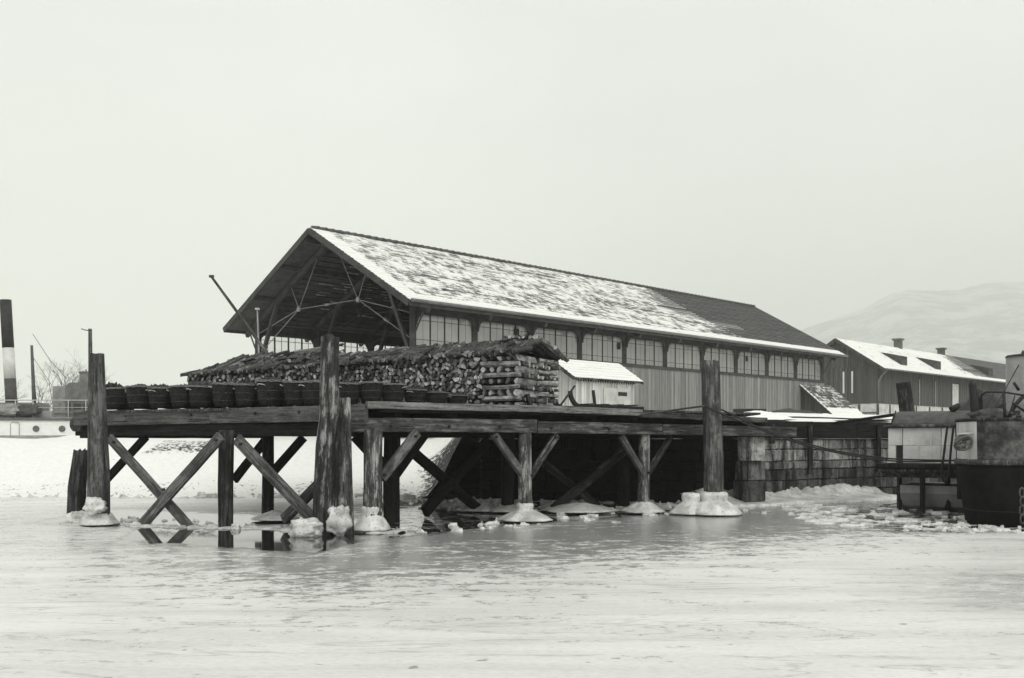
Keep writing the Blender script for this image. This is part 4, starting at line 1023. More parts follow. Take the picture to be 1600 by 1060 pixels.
# cover: three overlapping tiers of short split logs sloping up to the ridge
def ridge(a): return (4.60-.16*a/FL)+.10*ss(6.2, 8, a)-(.34*ss(FL-1.5, FL+.3, a))-.06*math.exp(-((a-5.6)/.8)**2)
placed = 0
for tier, (b0, b1) in enumerate(((-.15, .22), (.0, .42), (.28, .66), (.52, .92), (.8, 1.15))):
    a = -.1
    while a < FL+.1:
        zt = stacktop(a)+.02; zr_ = ridge(a); zz = lambda b: zt+(zr_-zt)*max(0, min(1, b/1.05))
        sk = random.choice((random.uniform(-.12, .12), random.uniform(.0, .45), random.uniform(-.08, .2))); h_ = random.uniform(-.02, .025)
        p = F(a+sk*.5, b0+random.uniform(-.08, .1), zz(b0)+.02+h_); q = F(a-sk*.5, b1+random.uniform(-.1, .1), zz(b1)+.04+h_+random.uniform(-.03, .04))
        d = q-p; sx = random.uniform(.65, 1.0)
        if placed < 20*(tier+1): putlog(p, d, random.random()*6.28, sx, d.length, 'short split log in the sloping ragged cover of the woodpile'); placed += 1
        else: restlog(p, d, random.random()*6.28, sx, d.length)
        a += random.uniform(.085, .14)
a = 0
while a < FL:
    restlog(F(a, 2.2, stacktop(a)+.05), F(a, 1.05, ridge(a))-F(a, 2.2, stacktop(a)+.05), 0, .9, 1.2); a += .16
for i in range(26):
    a = random.uniform(.2, FL-.6); b = random.uniform(.0, .95); zt = stacktop(a)
    z = zt+(ridge(a)-zt)*b+random.uniform(.10, .16)
    d = FD*random.uniform(-1, -.6)+Vector((0, 0, random.uniform(-.03, .12)))+FB*random.uniform(-.7, .35)
    putlog(F(a, b, z), d, random.random()*6, random.uniform(.7, .95), random.uniform(.5, .9), 'loose log lying lengthwise on top of the woodpile cover')
# near end: the roof logs hanging over the crib
for i in range(9):
    for b0, b1, z0, z1 in ((.85, 1.45, 4.68, 4.50), (1.3, 1.95, 4.57, 4.34), (1.75, 2.4, 4.44, 4.20)):
        p = F(-.12+.12*i+random.uniform(-.05, .05), b0, z0+random.uniform(-.03, .03)); q = F(-.12+.12*i+random.uniform(-.1, .1), b1+random.uniform(-.05, .1), z1+random.uniform(-.03, .04))
        restlog(p, q-p, random.random()*6, 1.2, (q-p).length)
for i in range(4):
    p = F(-.05+.2*i, .95-.02*i, 4.66+random.uniform(-.02, .03)); q = F(-.1+.14*i, 2.35, 4.22+random.uniform(-.03, .03))
    putlog(p, q-p, random.random()*6, .9, (q-p).length, 'log slanting down over the rear end of the woodpile')
o = rest.build('firewood', [BARK, CUT, SPLIT]); tag(o, 'remaining split logs of the long woodpile', 'firewood', kind='stuff')

# ------------------------------------------------------------------ wicker baskets of coal along the edge
HOOP = plain('withy_hoop', .06, .8, .2, .5, 12)
def make_basket(r0=.215, r1=.295, h=.54):
    root = bpy.data.objects.new('basket', None); link(root)
    n, m_ = 28, 8; vs = []; fs = []; uv = []
    for i in range(m_+1):
        f = i/m_; r = r0+(r1-r0)*f**.8+.015*math.sin(f*math.pi)
        for j in range(n):
            a = 2*math.pi*j/n; vs.append((r*math.cos(a), r*math.sin(a), h*f))
    for i in range(m_):
        for j in range(n):
            fs.append([i*n+j, i*n+(j+1) % n, (i+1)*n+(j+1) % n, (i+1)*n+j]); uv.append([(j/n, i/m_), ((j+1)/n, i/m_), ((j+1)/n, (i+1)/m_), (j/n, (i+1)/m_)])
    fs.append(list(reversed(range(n)))); uv.append([(0, 0)]*n)
    c = len(vs); vs.append((0, 0, h-.05))
    for j in range(n): fs.append([m_*n+j, m_*n+(j+1) % n, c]); uv.append([(0, 0)]*3)
    mesh_obj('body', vs, fs, WICKER, root, None, True, None, uv)
    mb = MB()
    for k in range(2):
        ring = [((r1+.012)*math.cos(2*math.pi*j/24), (r1+.012)*math.sin(2*math.pi*j/24), h-.01+k*.022+.008*math.sin(j*2.4+k*3)) for j in range(25)]
        mb.tube(ring, .014, 6, cap=False)
    mb.build('rim', TWIG, root, False)
    for hz_ in (.15, .33):
        rr_ = r0+(r1-r0)*(hz_/h)**.8+.018; mb = MB(); mb.tube([(rr_*math.cos(2*math.pi*j/24), rr_*math.sin(2*math.pi*j/24), hz_+.006*math.sin(j*1.7)) for j in range(25)], .010, 6, cap=False); mb.build('hoop', HOOP, root, False)
    for sg in (-1, 1):
        mb = MB(); pts = []
        for k in range(9):
            an = math.pi*k/8; pts.append((sg*(r1+.01+.07*math.sin(an)), .10*math.cos(an), h-.10+.03*math.sin(an)))
        mb.tube(pts, .012, 6); mb.build('handle', plain_handle, root, False)
    return root
plain_handle = plain('withy_handle', .42, .8, .2, .4, 20)
coalmb = MB(); rnc = random.Random(11)
def coals(c, r, n, hh):
    for _ in range(n):
        a = rnc.random()*6.28; q = r*math.sqrt(rnc.random())*.85; z = c.z+hh*(1-(q/r)**2)+rnc.uniform(-.03, .03); s = rnc.uniform(.035, .075)
        vs = []
        for v in ((1, 0, 0), (-1, 0, 0), (0, 1, 0), (0, -1, 0), (0, 0, 1), (0, 0, -1)): vs.append(Vector((c.x+q*math.cos(a), c.y+q*math.sin(a), z))+Vector(v)*s*rnc.uniform(.7, 1.3)+Vector((rnc.uniform(-1, 1), rnc.uniform(-1, 1), rnc.uniform(-1, 1)))*s*.35)
        coalmb.add(vs, [(0, 2, 4), (2, 1, 4), (1, 3, 4), (3, 0, 4), (2, 0, 5), (1, 2, 5), (3, 1, 5), (0, 3, 5)])
bk0 = make_basket()
ordw = ['first', 'second', 'third', 'fourth', 'fifth', 'sixth', 'seventh', 'eighth', 'ninth']
left_b = [(178, 26.0, 1.0, .12), (217, 25.6, 1.0, .06), (250, 25.3, .98, .03), (283, 25.0, .95, .02), (313, 24.75, .98, .02), (350, 24.45, 1.02, .0), (385, 24.2, .98, .04), (422, 24.0, 1.10, .08), (462, 23.7, 1.0, .0), (490, 23.6, 1.0, .0)]
right_b = [(545, 23.3, .95, 'leftmost of the low dark baskets right of the tall corner post', .88), (580, 23.4, .95, 'low dark basket second from the tall corner post', .86), (614, 23.6, .95, 'low dark basket third right of the tall corner post', .80), (648, 23.9, .95, 'low dark basket fourth right of the tall corner post', .70), (682, 24.1, .92, 'shallow basket last but one before the bare deck edge', .52), (714, 24.3, .90, 'last and shallowest basket at the foot of the log ends', .42)]
def put_basket(i, px, Y, s, label, sz=None):
    zdeck = EYE+.75+(.05 if px > 500 else .035*(px-150)/400)+.015
    if i == 0: root = bk0
    else:
        root = bk0.copy(); col.objects.link(root); WM[root.name] = Matrix.Identity(4)
        for ch in bk0.children:
            c = ch.copy(); col.objects.link(c); c.parent = root
    p = G(px, Y, zdeck)
    root.location = p; root.rotation_euler = (random.uniform(-.05, .05), random.uniform(-.06, .06), [0.3, 2.8, 1.2, 0.1, .8][i % 5]); root.scale = (s*random.uniform(.95, 1.06), s*random.uniform(.93, 1.05), (sz or s)*random.uniform(.95, 1.05))
    tag(root, label, 'basket', 'coal baskets along the pier edge'); return p
n_ = 0
for i, (px, Y, s, hh) in enumerate(left_b):
    lab = ('wicker basket heaped with dark lumps beside the left mooring post' if i == 0 else
           'wicker basket just left of the tall corner post' if i == 9 else
           'wicker basket with hoops of pale withy second left of the tall corner post' if i == 8 else
           'largest wicker basket on the pier edge, heaped and third left of the tall corner post' if i == 7 else
           '%s wicker basket right of the left mooring post on the pier edge' % ordw[i])
    p = put_basket(n_, px, Y, s, lab); n_ += 1
    coals(p+Vector((0, 0, .50*s)), .27*s, 80, .01+hh)
for (px, Y) in ((196, 26.6), (233, 26.2), (268, 25.9), (300, 25.6), (335, 25.4), (370, 25.1), (405, 24.9), (443, 24.7), (477, 24.4)):
    p = put_basket(n_, px, Y, .98, 'wicker basket in the rear row, showing only between the front baskets'); n_ += 1
    coals(p+Vector((0, 0, .50)), .26, 50, .03)
for (px, Y, s, lab, sz) in right_b:
    p = put_basket(n_, px, Y, s, lab, sz); n_ += 1
    coals(p+Vector((0, 0, .50*sz)), .27*s, 60, .02)
tag(coalmb.build('coal', COAL), 'dark coal lumps heaped in the wicker baskets', kind='stuff')

# ------------------------------------------------------------------ small things on the deck
def curved(name, pts, w, h, mat, par):
    mb = MB(); n = len(pts)
    vs = []
    for i, p in enumerate(pts):
        p = Vector(p); d = (Vector(pts[min(i+1, n-1)])-Vector(pts[max(i-1, 0)])).normalized(); sd_ = Vector((-DR.y, DR.x, 0)); up = sd_.cross(d).normalized()
        for a, b in ((-1, -1), (1, -1), (1, 1), (-1, 1)): vs.append(p+sd_*a*w/2+up*b*h/2)
    fs = [[i*4+j, i*4+(j+1) % 4, (i+1)*4+(j+1) % 4, (i+1)*4+j] for i in range(n-1) for j in range(4)]+[[3, 2, 1, 0], [4*n-4, 4*n-3, 4*n-2, 4*n-1]]
    mb.add(vs, fs); return mb.build(name, mat, par)
sl = empty('sledge', W(930, 637, 27.3), 'dark sledge lying on the deck with upturned curved runners', 'sledge')
for off in (0, .75):
    q = Vector((-.617, .787, 0))*off
    base = W(905, 637, 26.4)+q; base.z = EYE+.84
    pts = []
    for k in range(8):
        an = math.pi/2*k/7; pts.append(base+DR*(.10-.42*math.sin(math.pi/2-an)+.0)+Vector((0, 0, .42-.42*math.sin(an))))
    pts.append(base+DR*2.4); 
    curved('runner', pts, .07, .11, BLACK, sl)
for k in range(4):
    b_ = W(905, 637, 26.4)+DR*(.5+k*.55); b_.z = EYE+.93; mb = MB(); mb.bar(b_, b_+Vector((-.617, .787, 0))*.75, .12, .04); mb.build('slat', WOOD_MD, sl)
o = curved('iron_hook', [W(829, 637, 25.2), W(827, 628, 25.2), W(823, 616, 25.2)], .10, .10, BLACK, None); tag(o, 'short black curved iron standing before the end of the woodpile', 'iron')
o = beam('leaning_bar', W(873, 637, 25.9), W(898, 603, 26.3), .05, .05, BLACK); tag(o, 'thin dark bar leaning diagonally in front of the hut', 'bar')
o = beam('stake', W(930, 638, 27.2), W(927, 610, 27.2), .06, .09, BLACK); tag(o, 'short upright black stake before the hut door', 'stake')
for k, (xa, ya, xb, yb, Ya, Yb, lab) in enumerate(((905, 638, 990, 637, 26.7, 28.3, 'long rough plank lying flat on the deck beside the sledge'), (930, 636, 1000, 637.5, 27.0, 28.6, 'second rough plank, stacked on the flat one beside the sledge'))):
    tag(beam('plank', W(xa, ya, Ya), W(xb, yb, Yb), .22, .05, WOOD_MD), lab, 'plank')
o = beam('gang_plank', W(1000, 648.5, 26.9), W(1100, 634.5, 26.7), .30, .045, WOOD_MD); tag(o, 'thin plank rising from the deck edge to the stout right mooring post', 'plank')
o = beam('gang_plank', W(1302, 662, 31.2), W(1400, 648, 29.6), .30, .07, WOOD_DK); tag(o, 'dark gangplank sloping from the snowy quay to the barge', 'plank')
o = beam('iron_bar', W(1215, 651.5, 33), W(1402, 656.5, 36.2), .05, .05, BLACK); tag(o, 'long thin black bar lying along the snowy quay edge', 'bar')
def snowheap(name, px, Y, w, h, label, mat, seed, z=2.62, dep=1.0):
    r = w/2/FPX*Y; n, m_ = 26, 8; vs = []; fs = []
    for i in range(m_+1):
        f = i/m_
        for j in range(n):
            a = 2*math.pi*j/n; q = 1+.3*mn.noise(Vector((math.cos(a)*1.5+seed, math.sin(a)*1.5, 0)))
            vs.append((r*f*q*math.cos(a), r*dep*f*q*math.sin(a), h*(1-f**1.6)*(1+.25*mn.noise(Vector((f*3*math.cos(a)+seed, f*3*math.sin(a), 1))))+.05*mn.noise(Vector((f*9*math.cos(a), f*9*math.sin(a), seed)))))
    for i in range(m_):
        for j in range(n): fs.append([(i+1)*n+j, (i+1)*n+(j+1) % n, i*n+(j+1) % n, i*n+j][::-1] if 0 else [i*n+j, (i+1)*n+j, (i+1)*n+(j+1) % n, i*n+(j+1) % n])
    o = mesh_obj(name, vs, fs, mat, None, Matrix.Translation(G(px, Y, z)), True); return o
tag(snowheap('snow_heap', 1180, 33.5, 110, .32, '', SNOW, 2, 2.68), 'low snow heap on the quay behind the stout right mooring post', 'snow heap')
tag(snowheap('snow_heap', 1300, 37.5, 190, .26, '', SNOW, 5, 2.72), 'long low snow heap on the quay before the lean-to', 'snow heap')
tag(snowheap('coal_heap', 1235, 42, 160, .5, '', COAL, 9, 2.8), 'low dark coal heap against the foot of the hall wall', 'coal heap')
tag(snowheap('coal_heap', 1535, 44, 120, 1.45, '', COAL, 12, 2.7), 'big dark coal heap behind the barge', 'coal heap')
o = beam('timber_baulk', W(1146, 642, 34), W(1196, 642.5, 34), .2, .14, BLACK); tag(o, 'short black timber lying on the snow behind the right mooring post', 'timber')
# things seen inside the hall
o = MB(); pz = S(9, 10.6, 3.0); o.box(pz+Vector((0, 0, 1.6)), (2.4, 1.6, 3.3), R(45)); o.box(pz+Vector((0, 0, 3.32)), (2.5, 1.7, .12), R(45)); tag(o.build('crate_stack', CANVAS), 'dark crate standing by the far windows inside the hall', 'crate')
o = MB(); q0 = S(13, 9.8, 3.0); hw = 2.2
o.add([q0-N*hw*.8, q0+N*hw*.8, q0+N*hw*.8+Vector((0, 0, 2.6)), q0-N*hw*.8+Vector((0, 0, 2.6)), q0+Vector((0, 0, 4.1))]+[v+D*5 for v in (q0-N*hw*.8, q0+N*hw*.8, q0+N*hw*.8+Vector((0, 0, 2.6)), q0-N*hw*.8+Vector((0, 0, 2.6)), q0+Vector((0, 0, 4.1)))],
      [(0, 1, 2, 4, 3), (5, 8, 9, 7, 6), (2, 7, 9, 4), (4, 9, 8, 3), (1, 6, 7, 2), (0, 3, 8, 5)])
tag(o.build('covered_boat', plain('pale_canvas', .42, .8)), 'boat under a pale peaked canvas inside the hall', 'boat')

# ------------------------------------------------------------------ mooring ropes
def rope(pts, label, r=.022):
    P = [Vector(p) for p in pts]; out = []
    for i in range(len(P)-1):
        p0, p1, p2, p3 = P[max(i-1, 0)], P[i], P[i+1], P[min(i+2, len(P)-1)]
        for k in range(8):
            t = k/8; out.append(.5*((2*p1)+(-p0+p2)*t+(2*p0-5*p1+4*p2-p3)*t*t+(-p0+3*p1-3*p2+p3)*t**3))
    out.append(P[-1]); mb = MB(); mb.tube(out, r, 8); return tag(mb.build('mooring_rope', ROPE), label, 'rope')
rope([W(1101, 633, 26.75), W(1112, 640, 26.68), W(1160, 660, 26.6), W(1230, 687, 26.4), W(1300, 706, 26.2), W(1390, 720, 26.0), W(1470, 721, 25.8), W(1520, 716, 25.6)], 'mooring rope tied left on the stout post and sagging lowest towards the black barge')
rope([W(1127, 640, 26.9), W(1150, 651, 26.9), W(1200, 674, 26.9), W(1270, 696, 26.8), W(1330, 709, 26.8), W(1400, 717.5, 26.7), W(1500, 720, 26.6)], 'mooring rope running from the right side of the stout post to the white barge')

# ------------------------------------------------------------------ barge with the barrel roof
def prism_along(mb, prof, a, b, m=0, sm=False):
    """prof: list of (offset across, z); from a to b along the length"""
    d = (b-a); d.normalize(); ac = Vector((-d.y, d.x, 0)); n = len(prof)
    vs = [a+ac*o+Vector((0, 0, z)) for o, z in prof]+[b+ac*o+Vector((0, 0, z)) for o, z in prof]
    mb.add(vs, [list(range(n)), list(reversed(range(n, 2*n)))]); mb.add(vs, [[i, n+i, n+(i+1) % n, (i+1) % n] for i in range(n)], m, sm)
V0 = G(1388, 28.6); V1 = G(1640, 26.4)
bd = (V1-V0).normalized(); bn = Vector((-bd.y, bd.x, 0))
def VB(s, t, z): return V0+bd*s+bn*t+Vector((0, 0, z))
LV = (V1-V0).length
barge = empty('covered_barge', VB(2, 1, 0), 'white panelled barge with a dark barrel roof moored by the quay wall', 'barge')
mb = MB(); prism_along(mb, [(.0, 1.36), (0, 1.13), (.25, .95), (2.9, .95), (3.0, 1.36)], VB(-.15, -.2, 0), VB(LV, -.2, 0)); mb.build('platform', WOOD_MD, barge)
mb = MB(); prism_along(mb, [(-.05, 1.20), (-.12, 1.24), (-.12, 1.33), (-.05, 1.36)], VB(-.25, -.2, 0), VB(LV, -.2, 0)); mb.build('rubbing_strake', WOOD_DK, barge)
mb = MB()
hp = [(0.15, .72), (.12, .5), (.35, .12), (.9, -.2), (2.0, -.2), (2.5, .2), (2.7, .72)]
prism_along(mb, hp, VB(.25, .2, 0), VB(2.0, .2, 0)); mb.build('hull', GREYP, barge)
for s in (.2, .9, 1.5, 2.1, 2.6):
    mb = MB(); mb.box(VB(s, .12 if s == .9 else .5, .50), (.09, .16, 1.0)); mb.build('hull_frame', BLACK, barge)
pn = 0
for (s0_, s1_) in ((0.0, .38), (.40, 1.40), (1.42, 2.05)):
    for (z0, z1) in ((1.37, 1.86), (1.87, 2.36)):
        if s0_ == 0 and z0 < 1.5:
            mb = MB(); prism_along(mb, [(.0, 1.37), (.06, 1.37), (.06, 1.90), (.0, 1.90)], VB(.22, 0.08, 0), VB(.38, .08, 0)); mb.build('doorway', BLACK, barge); s1__ = .2
            mb = MB(); prism_along(mb, [(.0, z0), (.05, z0), (.05, z1), (.0, z1)], VB(s0_, 0, 0), VB(.2, 0, 0)); mb.build('side_panel', PANEL, barge); continue
        mb = MB(); prism_along(mb, [(.0, z0), (.05, z0), (.05, z1), (.0, z1)], VB(s0_, 0, 0), VB(s1_, 0, 0)); mb.build('side_panel', PANEL, barge)
mb = MB(); prism_along(mb, [(.0, 1.37), (.05, 1.37), (.05, 2.36), (.0, 2.36)], VB(2.07, 0, 0), VB(LV-.5, 0, 0)); mb.build('side_panel', PANEL, barge)
mb = MB(); mb.bar(VB(-.03, .05, 1.37), VB(-.03, 2.6, 1.37), .04, .1); 
mb.add([VB(0, .06, 1.37), VB(0, 2.5, 1.37), VB(0, 2.5, 2.36), VB(0, .06, 2.36)], [(0, 1, 2, 3)]); mb.build('end_panel', PANEL, barge)
mb = MB(); mb.tube([VB(-.12, -.04, 2.40), VB(1.0, -.05, 2.41), VB(LV-.4, -.05, 2.45)], .05, 8); mb.build('rail', WOOD_MD, barge)
prof = [(.02, 2.44)]+[(1.28-1.26*math.cos(math.pi*i/14), 2.40+.46*math.sin(math.pi*i/14)) for i in range(1, 14)]+[(2.54, 2.44)]
mb = MB(); prism_along(mb, prof, VB(.06, 0, 0), VB(2.55, 0, 0), 0, True); mb.build('barrel_roof', CANVAS, barge)
mb = MB(); mb.tube([VB(.06, .0, 2.44), VB(.12, .2, 2.70), VB(.1, .5, 2.86)], .02, 6); mb.build('roof_edge', WOOD_DK, barge)
o = MB(); p = VB(1.55, .75, 2.87); o.tube([p, p+Vector((.22, 0, .13))], [.10, .08], 12); tag(o.build('bucket', BLACK), 'small dark bucket with a pale rim tipped over on the barrel roof', 'bucket')

# ------------------------------------------------------------------ black barge at the right edge
bb = empty('black_barge', (12.5, 24, 0), 'big black hulled barge with rusty bulwark plates cut by the right picture edge', 'barge')
def plan(k, z): 
    """hull outline points; k shrinks towards the keel"""
    P = [(12.4, 26.8), (11.42, 25.5), (10.97, 24.5), (10.95, 23.5), (11.8, 22.95), (14.0, 22.5), (20, 21.6), (20, 27.8), (14, 27.4), (12.6, 27.0)]
    c = Vector((15.5, 24.8)); return [Vector((c.x+(x-c.x)*(1-k), c.y+(y-c.y)*(1-k*1.6), z)) for x, y in P]
def fine(P):
    out = []; n = len(P)
    for i in range(n):
        p0, p1, p2, p3 = P[i-1], P[i], P[(i+1) % n], P[(i+2) % n]
        for q in range(4):
            t = q/4
            out.append(p1.lerp(p2, t) if i in (5, 6, 7) else .5*((2*p1)+(-p0+p2)*t+(2*p0-5*p1+4*p2-p3)*t*t+(-p0+3*p1-3*p2+p3)*t**3))
    return out
def loft(levels, mats, name, par, cap=True, smooth=False, rng=None):
    n = len(levels[0]); vs = [p for l in levels for p in l]; fs = []
    for i in range(len(levels)-1):
        for j in (rng or range(n)): fs.append([i*n+j, i*n+(j+1) % n, (i+1)*n+(j+1) % n, (i+1)*n+j])
    if cap: fs.append([(len(levels)-1)*n+j for j in range(n)])
    return mesh_obj(name, vs, fs, mats, par, None, smooth)
loft([fine(plan(k, z)) for k, z in ((.07, -.2), (.045, .0), (.034, .3), (.024, .6), (.014, .9), (.004, 1.2), (-.004, 1.45))], TAR, 'hull', bb, True, True)
loft([fine(plan(k, z)) for k, z in ((-.014, 1.44), (-.020, 1.48), (-.020, 1.53), (-.012, 1.56))], WOOD_MD, 'rubbing_strake', bb)
deck = plan(.02, 1.57); mesh_obj('deck', deck, [list(range(len(deck)))], WOOD_DK, bb)
up = [plan(0, 1.565), plan(-.003, 2.0), plan(-.004, 2.46)]; inn = [plan(.012, 1.565), plan(.010, 2.46)]
def bulwark(j, mat, nm):
    f0, f2, g0, g1 = fine(up[0]), fine(up[2]), fine(inn[0]), fine(inn[1]); n = len(f0); mb = MB()
    for q in range(4):
        i = (j*4+q) % n; k = (i+1) % n
        mb.add([f0[i], f0[k], f2[k], f2[i], g0[i], g0[k], g1[k], g1[i]], [(0, 1, 2, 3), (5, 4, 7, 6), (3, 2, 6, 7)]+([(0, 3, 7, 4)] if q == 0 else [])+([(1, 5, 6, 2)] if q == 3 else []))
    return mb.build(nm, mat, bb)
bulwark(0, PLATE, 'bulwark_plate'); bulwark(1, PANEL, 'bulwark_plate'); bulwark(2, PANEL, 'bulwark_plate')
for j in (3, 4, 5, 6, 7, 8, 9): bulwark(j, PLATE, 'bulwark_plate')
loft([fine(plan(k, z)) for k, z in ((-.008, 2.46), (-.014, 2.50), (-.008, 2.54), (.02, 2.545))], WOOD_PD, 'cap_rail', bb)
for j, p in enumerate((plan(-.006, 0)[3].lerp(plan(-.006, 0)[4], .25), plan(-.006, 0)[4].lerp(plan(-.006, 0)[5], .12), plan(-.006, 0)[4].lerp(plan(-.006, 0)[5], .8))):
    mb = MB(); mb.box(p+Vector((0, 0, 2.01)), (.05, .05, .86), R(-15)); mb.build('seam_strip', TAR, bb)
mb = MB()
for i in range(10):
    for j, (u0, u1) in enumerate(((3, 4), (4, 5))):
        p = up[0][u0].lerp(up[0][u1], .1+i*.09); 
        for z in (1.62, 2.38): mb.tube([Vector((p.x-.003, p.y-.005, z)), Vector((p.x-.006, p.y-.02, z))], .012, 6)
mb.build('rivets', TAR, bb)
# bitts, hoop rail, wheel arc, deckhouse tank
pole('bitt', [W(1525, 690, 23.9), W(1523, 640, 23.9), W(1519, 596, 23.9)], [.10, .10, .085], BLACK, bb, 12, .04, .1, .03)
pole('bitt', [W(1533, 680, 24.2), W(1531, 620, 24.2)], [.07, .05], WOOD_PD, bb, 8, .1, .1, .05)
mb = MB(); mb.tube([W(1528, 668, 24.0), W(1531, 640, 24.0), W(1534, 617, 24.0), W(1542, 612.5, 23.8), W(1568, 613, 23.2), W(1600, 618, 22.9), W(1660, 626, 22.6)], .022, 8)
mb.tube([W(1568, 613, 23.2), W(1571, 660, 23.2)], .035, 8); mb.build('hoop_rail', BLACK, bb)
mb = MB(); arc = [W(1638-62*math.cos(R(a)), 668-62*math.sin(R(a)), 24.6) for a in range(0, 100, 8)]
mb.tube(arc, .05, 8); mb.tube([W(1582, 630, 24.55), W(1604, 645, 24.5)], .03, 6); mb.tube([W(1592, 610, 24.5), W(1584, 598, 24.5)], .035, 6); mb.tube([W(1556, 641, 24.5), W(1568, 643, 24.5)], .03, 6); mb.build('wheel_guard', BLACK, bb)
mb = MB(); c = Vector((13.35, 25.6, 0)); mb.tube([c+Vector((0, 0, 1.6)), c+Vector((0, 0, 2.6)), c+Vector((0, 0, 4.15))], [.62, .62, .62], 28); mb.build('tank', GREYP, bb)
mb = MB(); mb.tube([c+Vector((0, 0, 4.15)), c+Vector((0, 0, 4.20))], [.64, .60], 28); mb.tube([c+Vector((-.25, 0, 4.18)), c+Vector((-.25, 0, 4.32))], [.07, .02], 8); mb.build('tank_lid', WOOD_MD, bb)
mb = MB(); mb.box(Vector((14.6, 25.3, 2.95)), (1.5, 1.5, 2.6), R(-8)); mb.box(Vector((14.6, 25.3, 4.29)), (1.7, 1.7, .09), R(-8)); mb.build('deckhouse', LIGHTG, bb)
mb = MB(); mb.box(Vector((13.95, 24.5, 2.6)), (.5, .05, 1.2), R(-8)); mb.build('hatch', BLACK, bb)
mb = MB()      # plank seams and nail heads of the black hull
for zz in (.35, .62, .9, 1.18):
    kk = .045-.036*zz/1.2
    P = fine(plan(kk-.001, zz)); mb.tube(P[2:26], .010, 5, cap=False)
mb.build('plank_seam', BLACK, bb)
for a_, b_ in (((1532, 655, 23.6), (1560, 600, 24.6)), ((1545, 655, 23.6), (1592, 570, 25.3)), ((1575, 655, 23.2), (1586, 618, 23.2))):
    mb = MB(); mb.tube([W(*a_), W(*b_)], .014, 5); mb.build('stay_line', BLACK, bb)
mb = MB(); mb.bar(W(1532, 652, 23.7), W(1592, 645, 23.9), .10, .10); mb.bar(W(1540, 646, 24.0), W(1570, 632, 24.4), .07, .07); mb.build('spar', WOOD_PD, bb)
for k in range(3):
    mb = MB(); p = W(1552+k*20, 654, 23.3); mb.box(p, (.10, .10, .14), R(-15)); mb.build('rail_chock', BLACK, bb)
for k, px in enumerate((1597,)):
    mb = MB(); y_ = 22.55; c_ = W(px, 792, y_)
    for q in range(4):
        z_ = c_.z+.32-.2*q; mb.tube([Vector((c_.x+.055*math.cos(t*.785), y_-.03*(q % 2), z_+.11*math.sin(t*.785))) for t in range(9)], .022, 6, cap=False)
    mb.build('anchor_chain', IRON_DM, bb)
# tarpaulin bundle on deck
mb = lump('tarpaulin', 1548, 23.7, 640, 664, 60, None, 3.1, .6, mat=CANVAS); tag(mb, 'crumpled canvas bundle lying on the rail of the black barge', 'canvas')
# rope coils hanging over the side between the barges
rc = empty('coiled_rope', W(1508, 690, 25.2), 'thick rope coils hung on the white corner plate of the black barge', 'rope')
for k, (dx, dy, rw, rh) in enumerate(((-1, 0, 13, 6), (1, 4, 12, 8), (-4, -3, 10, 5), (-6, 5, 9, 7))):
    mb = MB(); pts = [W(1506+dx+rw*math.cos(t*.314)*.9+rh*.4*math.sin(t*.314), 690+dy+rh*math.sin(t*.314)-rw*.35*math.cos(t*.314), 23.6+.05*k) for t in range(21)]
    mb.tube(pts, .032, 8, cap=False); mb.build('coil', plain('pale_rope', .10, .9, .2, .4, 30, .5), rc)
mb = MB(); mb.tube([W(1495, 679, 23.7), W(1520, 677, 23.6)], .025, 8); mb.build('cleat', LIGHTG, rc)
rope([W(1480, 668, 26.0), W(1476, 700, 25.9), W(1472, 735, 25.9), W(1473, 750, 25.9), W(1479, 752, 25.9), W(1483, 735, 25.9), W(1486, 700, 25.9), W(1490, 666, 26.0)], 'dark rope loop hanging down the side between the two barges', .03)
o = pole('fender_post', [W(1502, 780, 25.3), W(1499, 668, 25.3)], [.10, .10], WOOD_DK, None, 10, .05); tag(o, 'dark fender timber standing between the two barges', 'fender')

# ------------------------------------------------------------------ paddle steamer far left
YS = 60
st = empty('steamer', G(-60, YS), 'white hulled steamer with a banded black and white funnel behind the snow bank', 'steamer')
Z = lambda py: EYE-(py-HOR)/FPX*YS
X = lambda px: (px-800)/FPX*YS
def hullrow(z, inset):
    P = []
    for i in range(13):
        f = i/12; x = X(-700)+(X(175)-X(-700))*f; w = 2.6*(1-abs(2*f-1)**3)+.1
        P.append(Vector((x, YS+2.7-w+inset*0, z)))
    for i in range(12, -1, -1):
        f = i/12; x = X(-700)+(X(175)-X(-700))*f; w = 2.6*(1-abs(2*f-1)**3)+.1
        P.append(Vector((x, YS+2.7+w, z)))
    return P
n1 = len(hullrow(0, 0))
loft([hullrow(-.3, 0), hullrow(Z(684), 0)], GREYP, 'hull', st)
loft([hullrow(Z(684), 0), hullrow(Z(656), 0)], plain('steamer_white', .80, .6, .3, .06), 'bulwark', st)
def strake(z0, z1, o, mat, nm):
    a, b = hullrow(z0, 0), hullrow(z1, 0); c = Vector((X(-260), YS+2.7, 0))
    A = [p+(Vector((0, -o, 0)) if p.y < YS+2.7 else Vector((0, o, 0))) for p in a]; B = [p+(Vector((0, -o, 0)) if p.y < YS+2.7 else Vector((0, o, 0))) for p in b]
    loft([A, B], mat, nm, st)
strake(Z(685), Z(680.5), .03, GREYP, 'lower_stripe'); strake(Z(657), Z(652.5), .10, BOARDS_D if 0 else plain('strake_dark', .12, .7), 'upper_strake')
for px in (-70, -28, 45, 82, 117):
    f = (px+700)/875; w = 2.6*(1-abs(2*f-1)**3)+.1
    mb = MB(); y = YS+2.7-w; mb.tube([(X(px), y-.04, Z(670)), (X(px), y+.05, Z(670))], .19, 18); pt = mb.build('porthole', GLASS_D := (bpy.data.materials.get('porthole_glass') or plain('porthole_glass', .10, .25, .5)), st)
px = 15; f = (px+700)/875; y = YS+2.7-(2.6*(1-abs(2*f-1)**3)+.1)
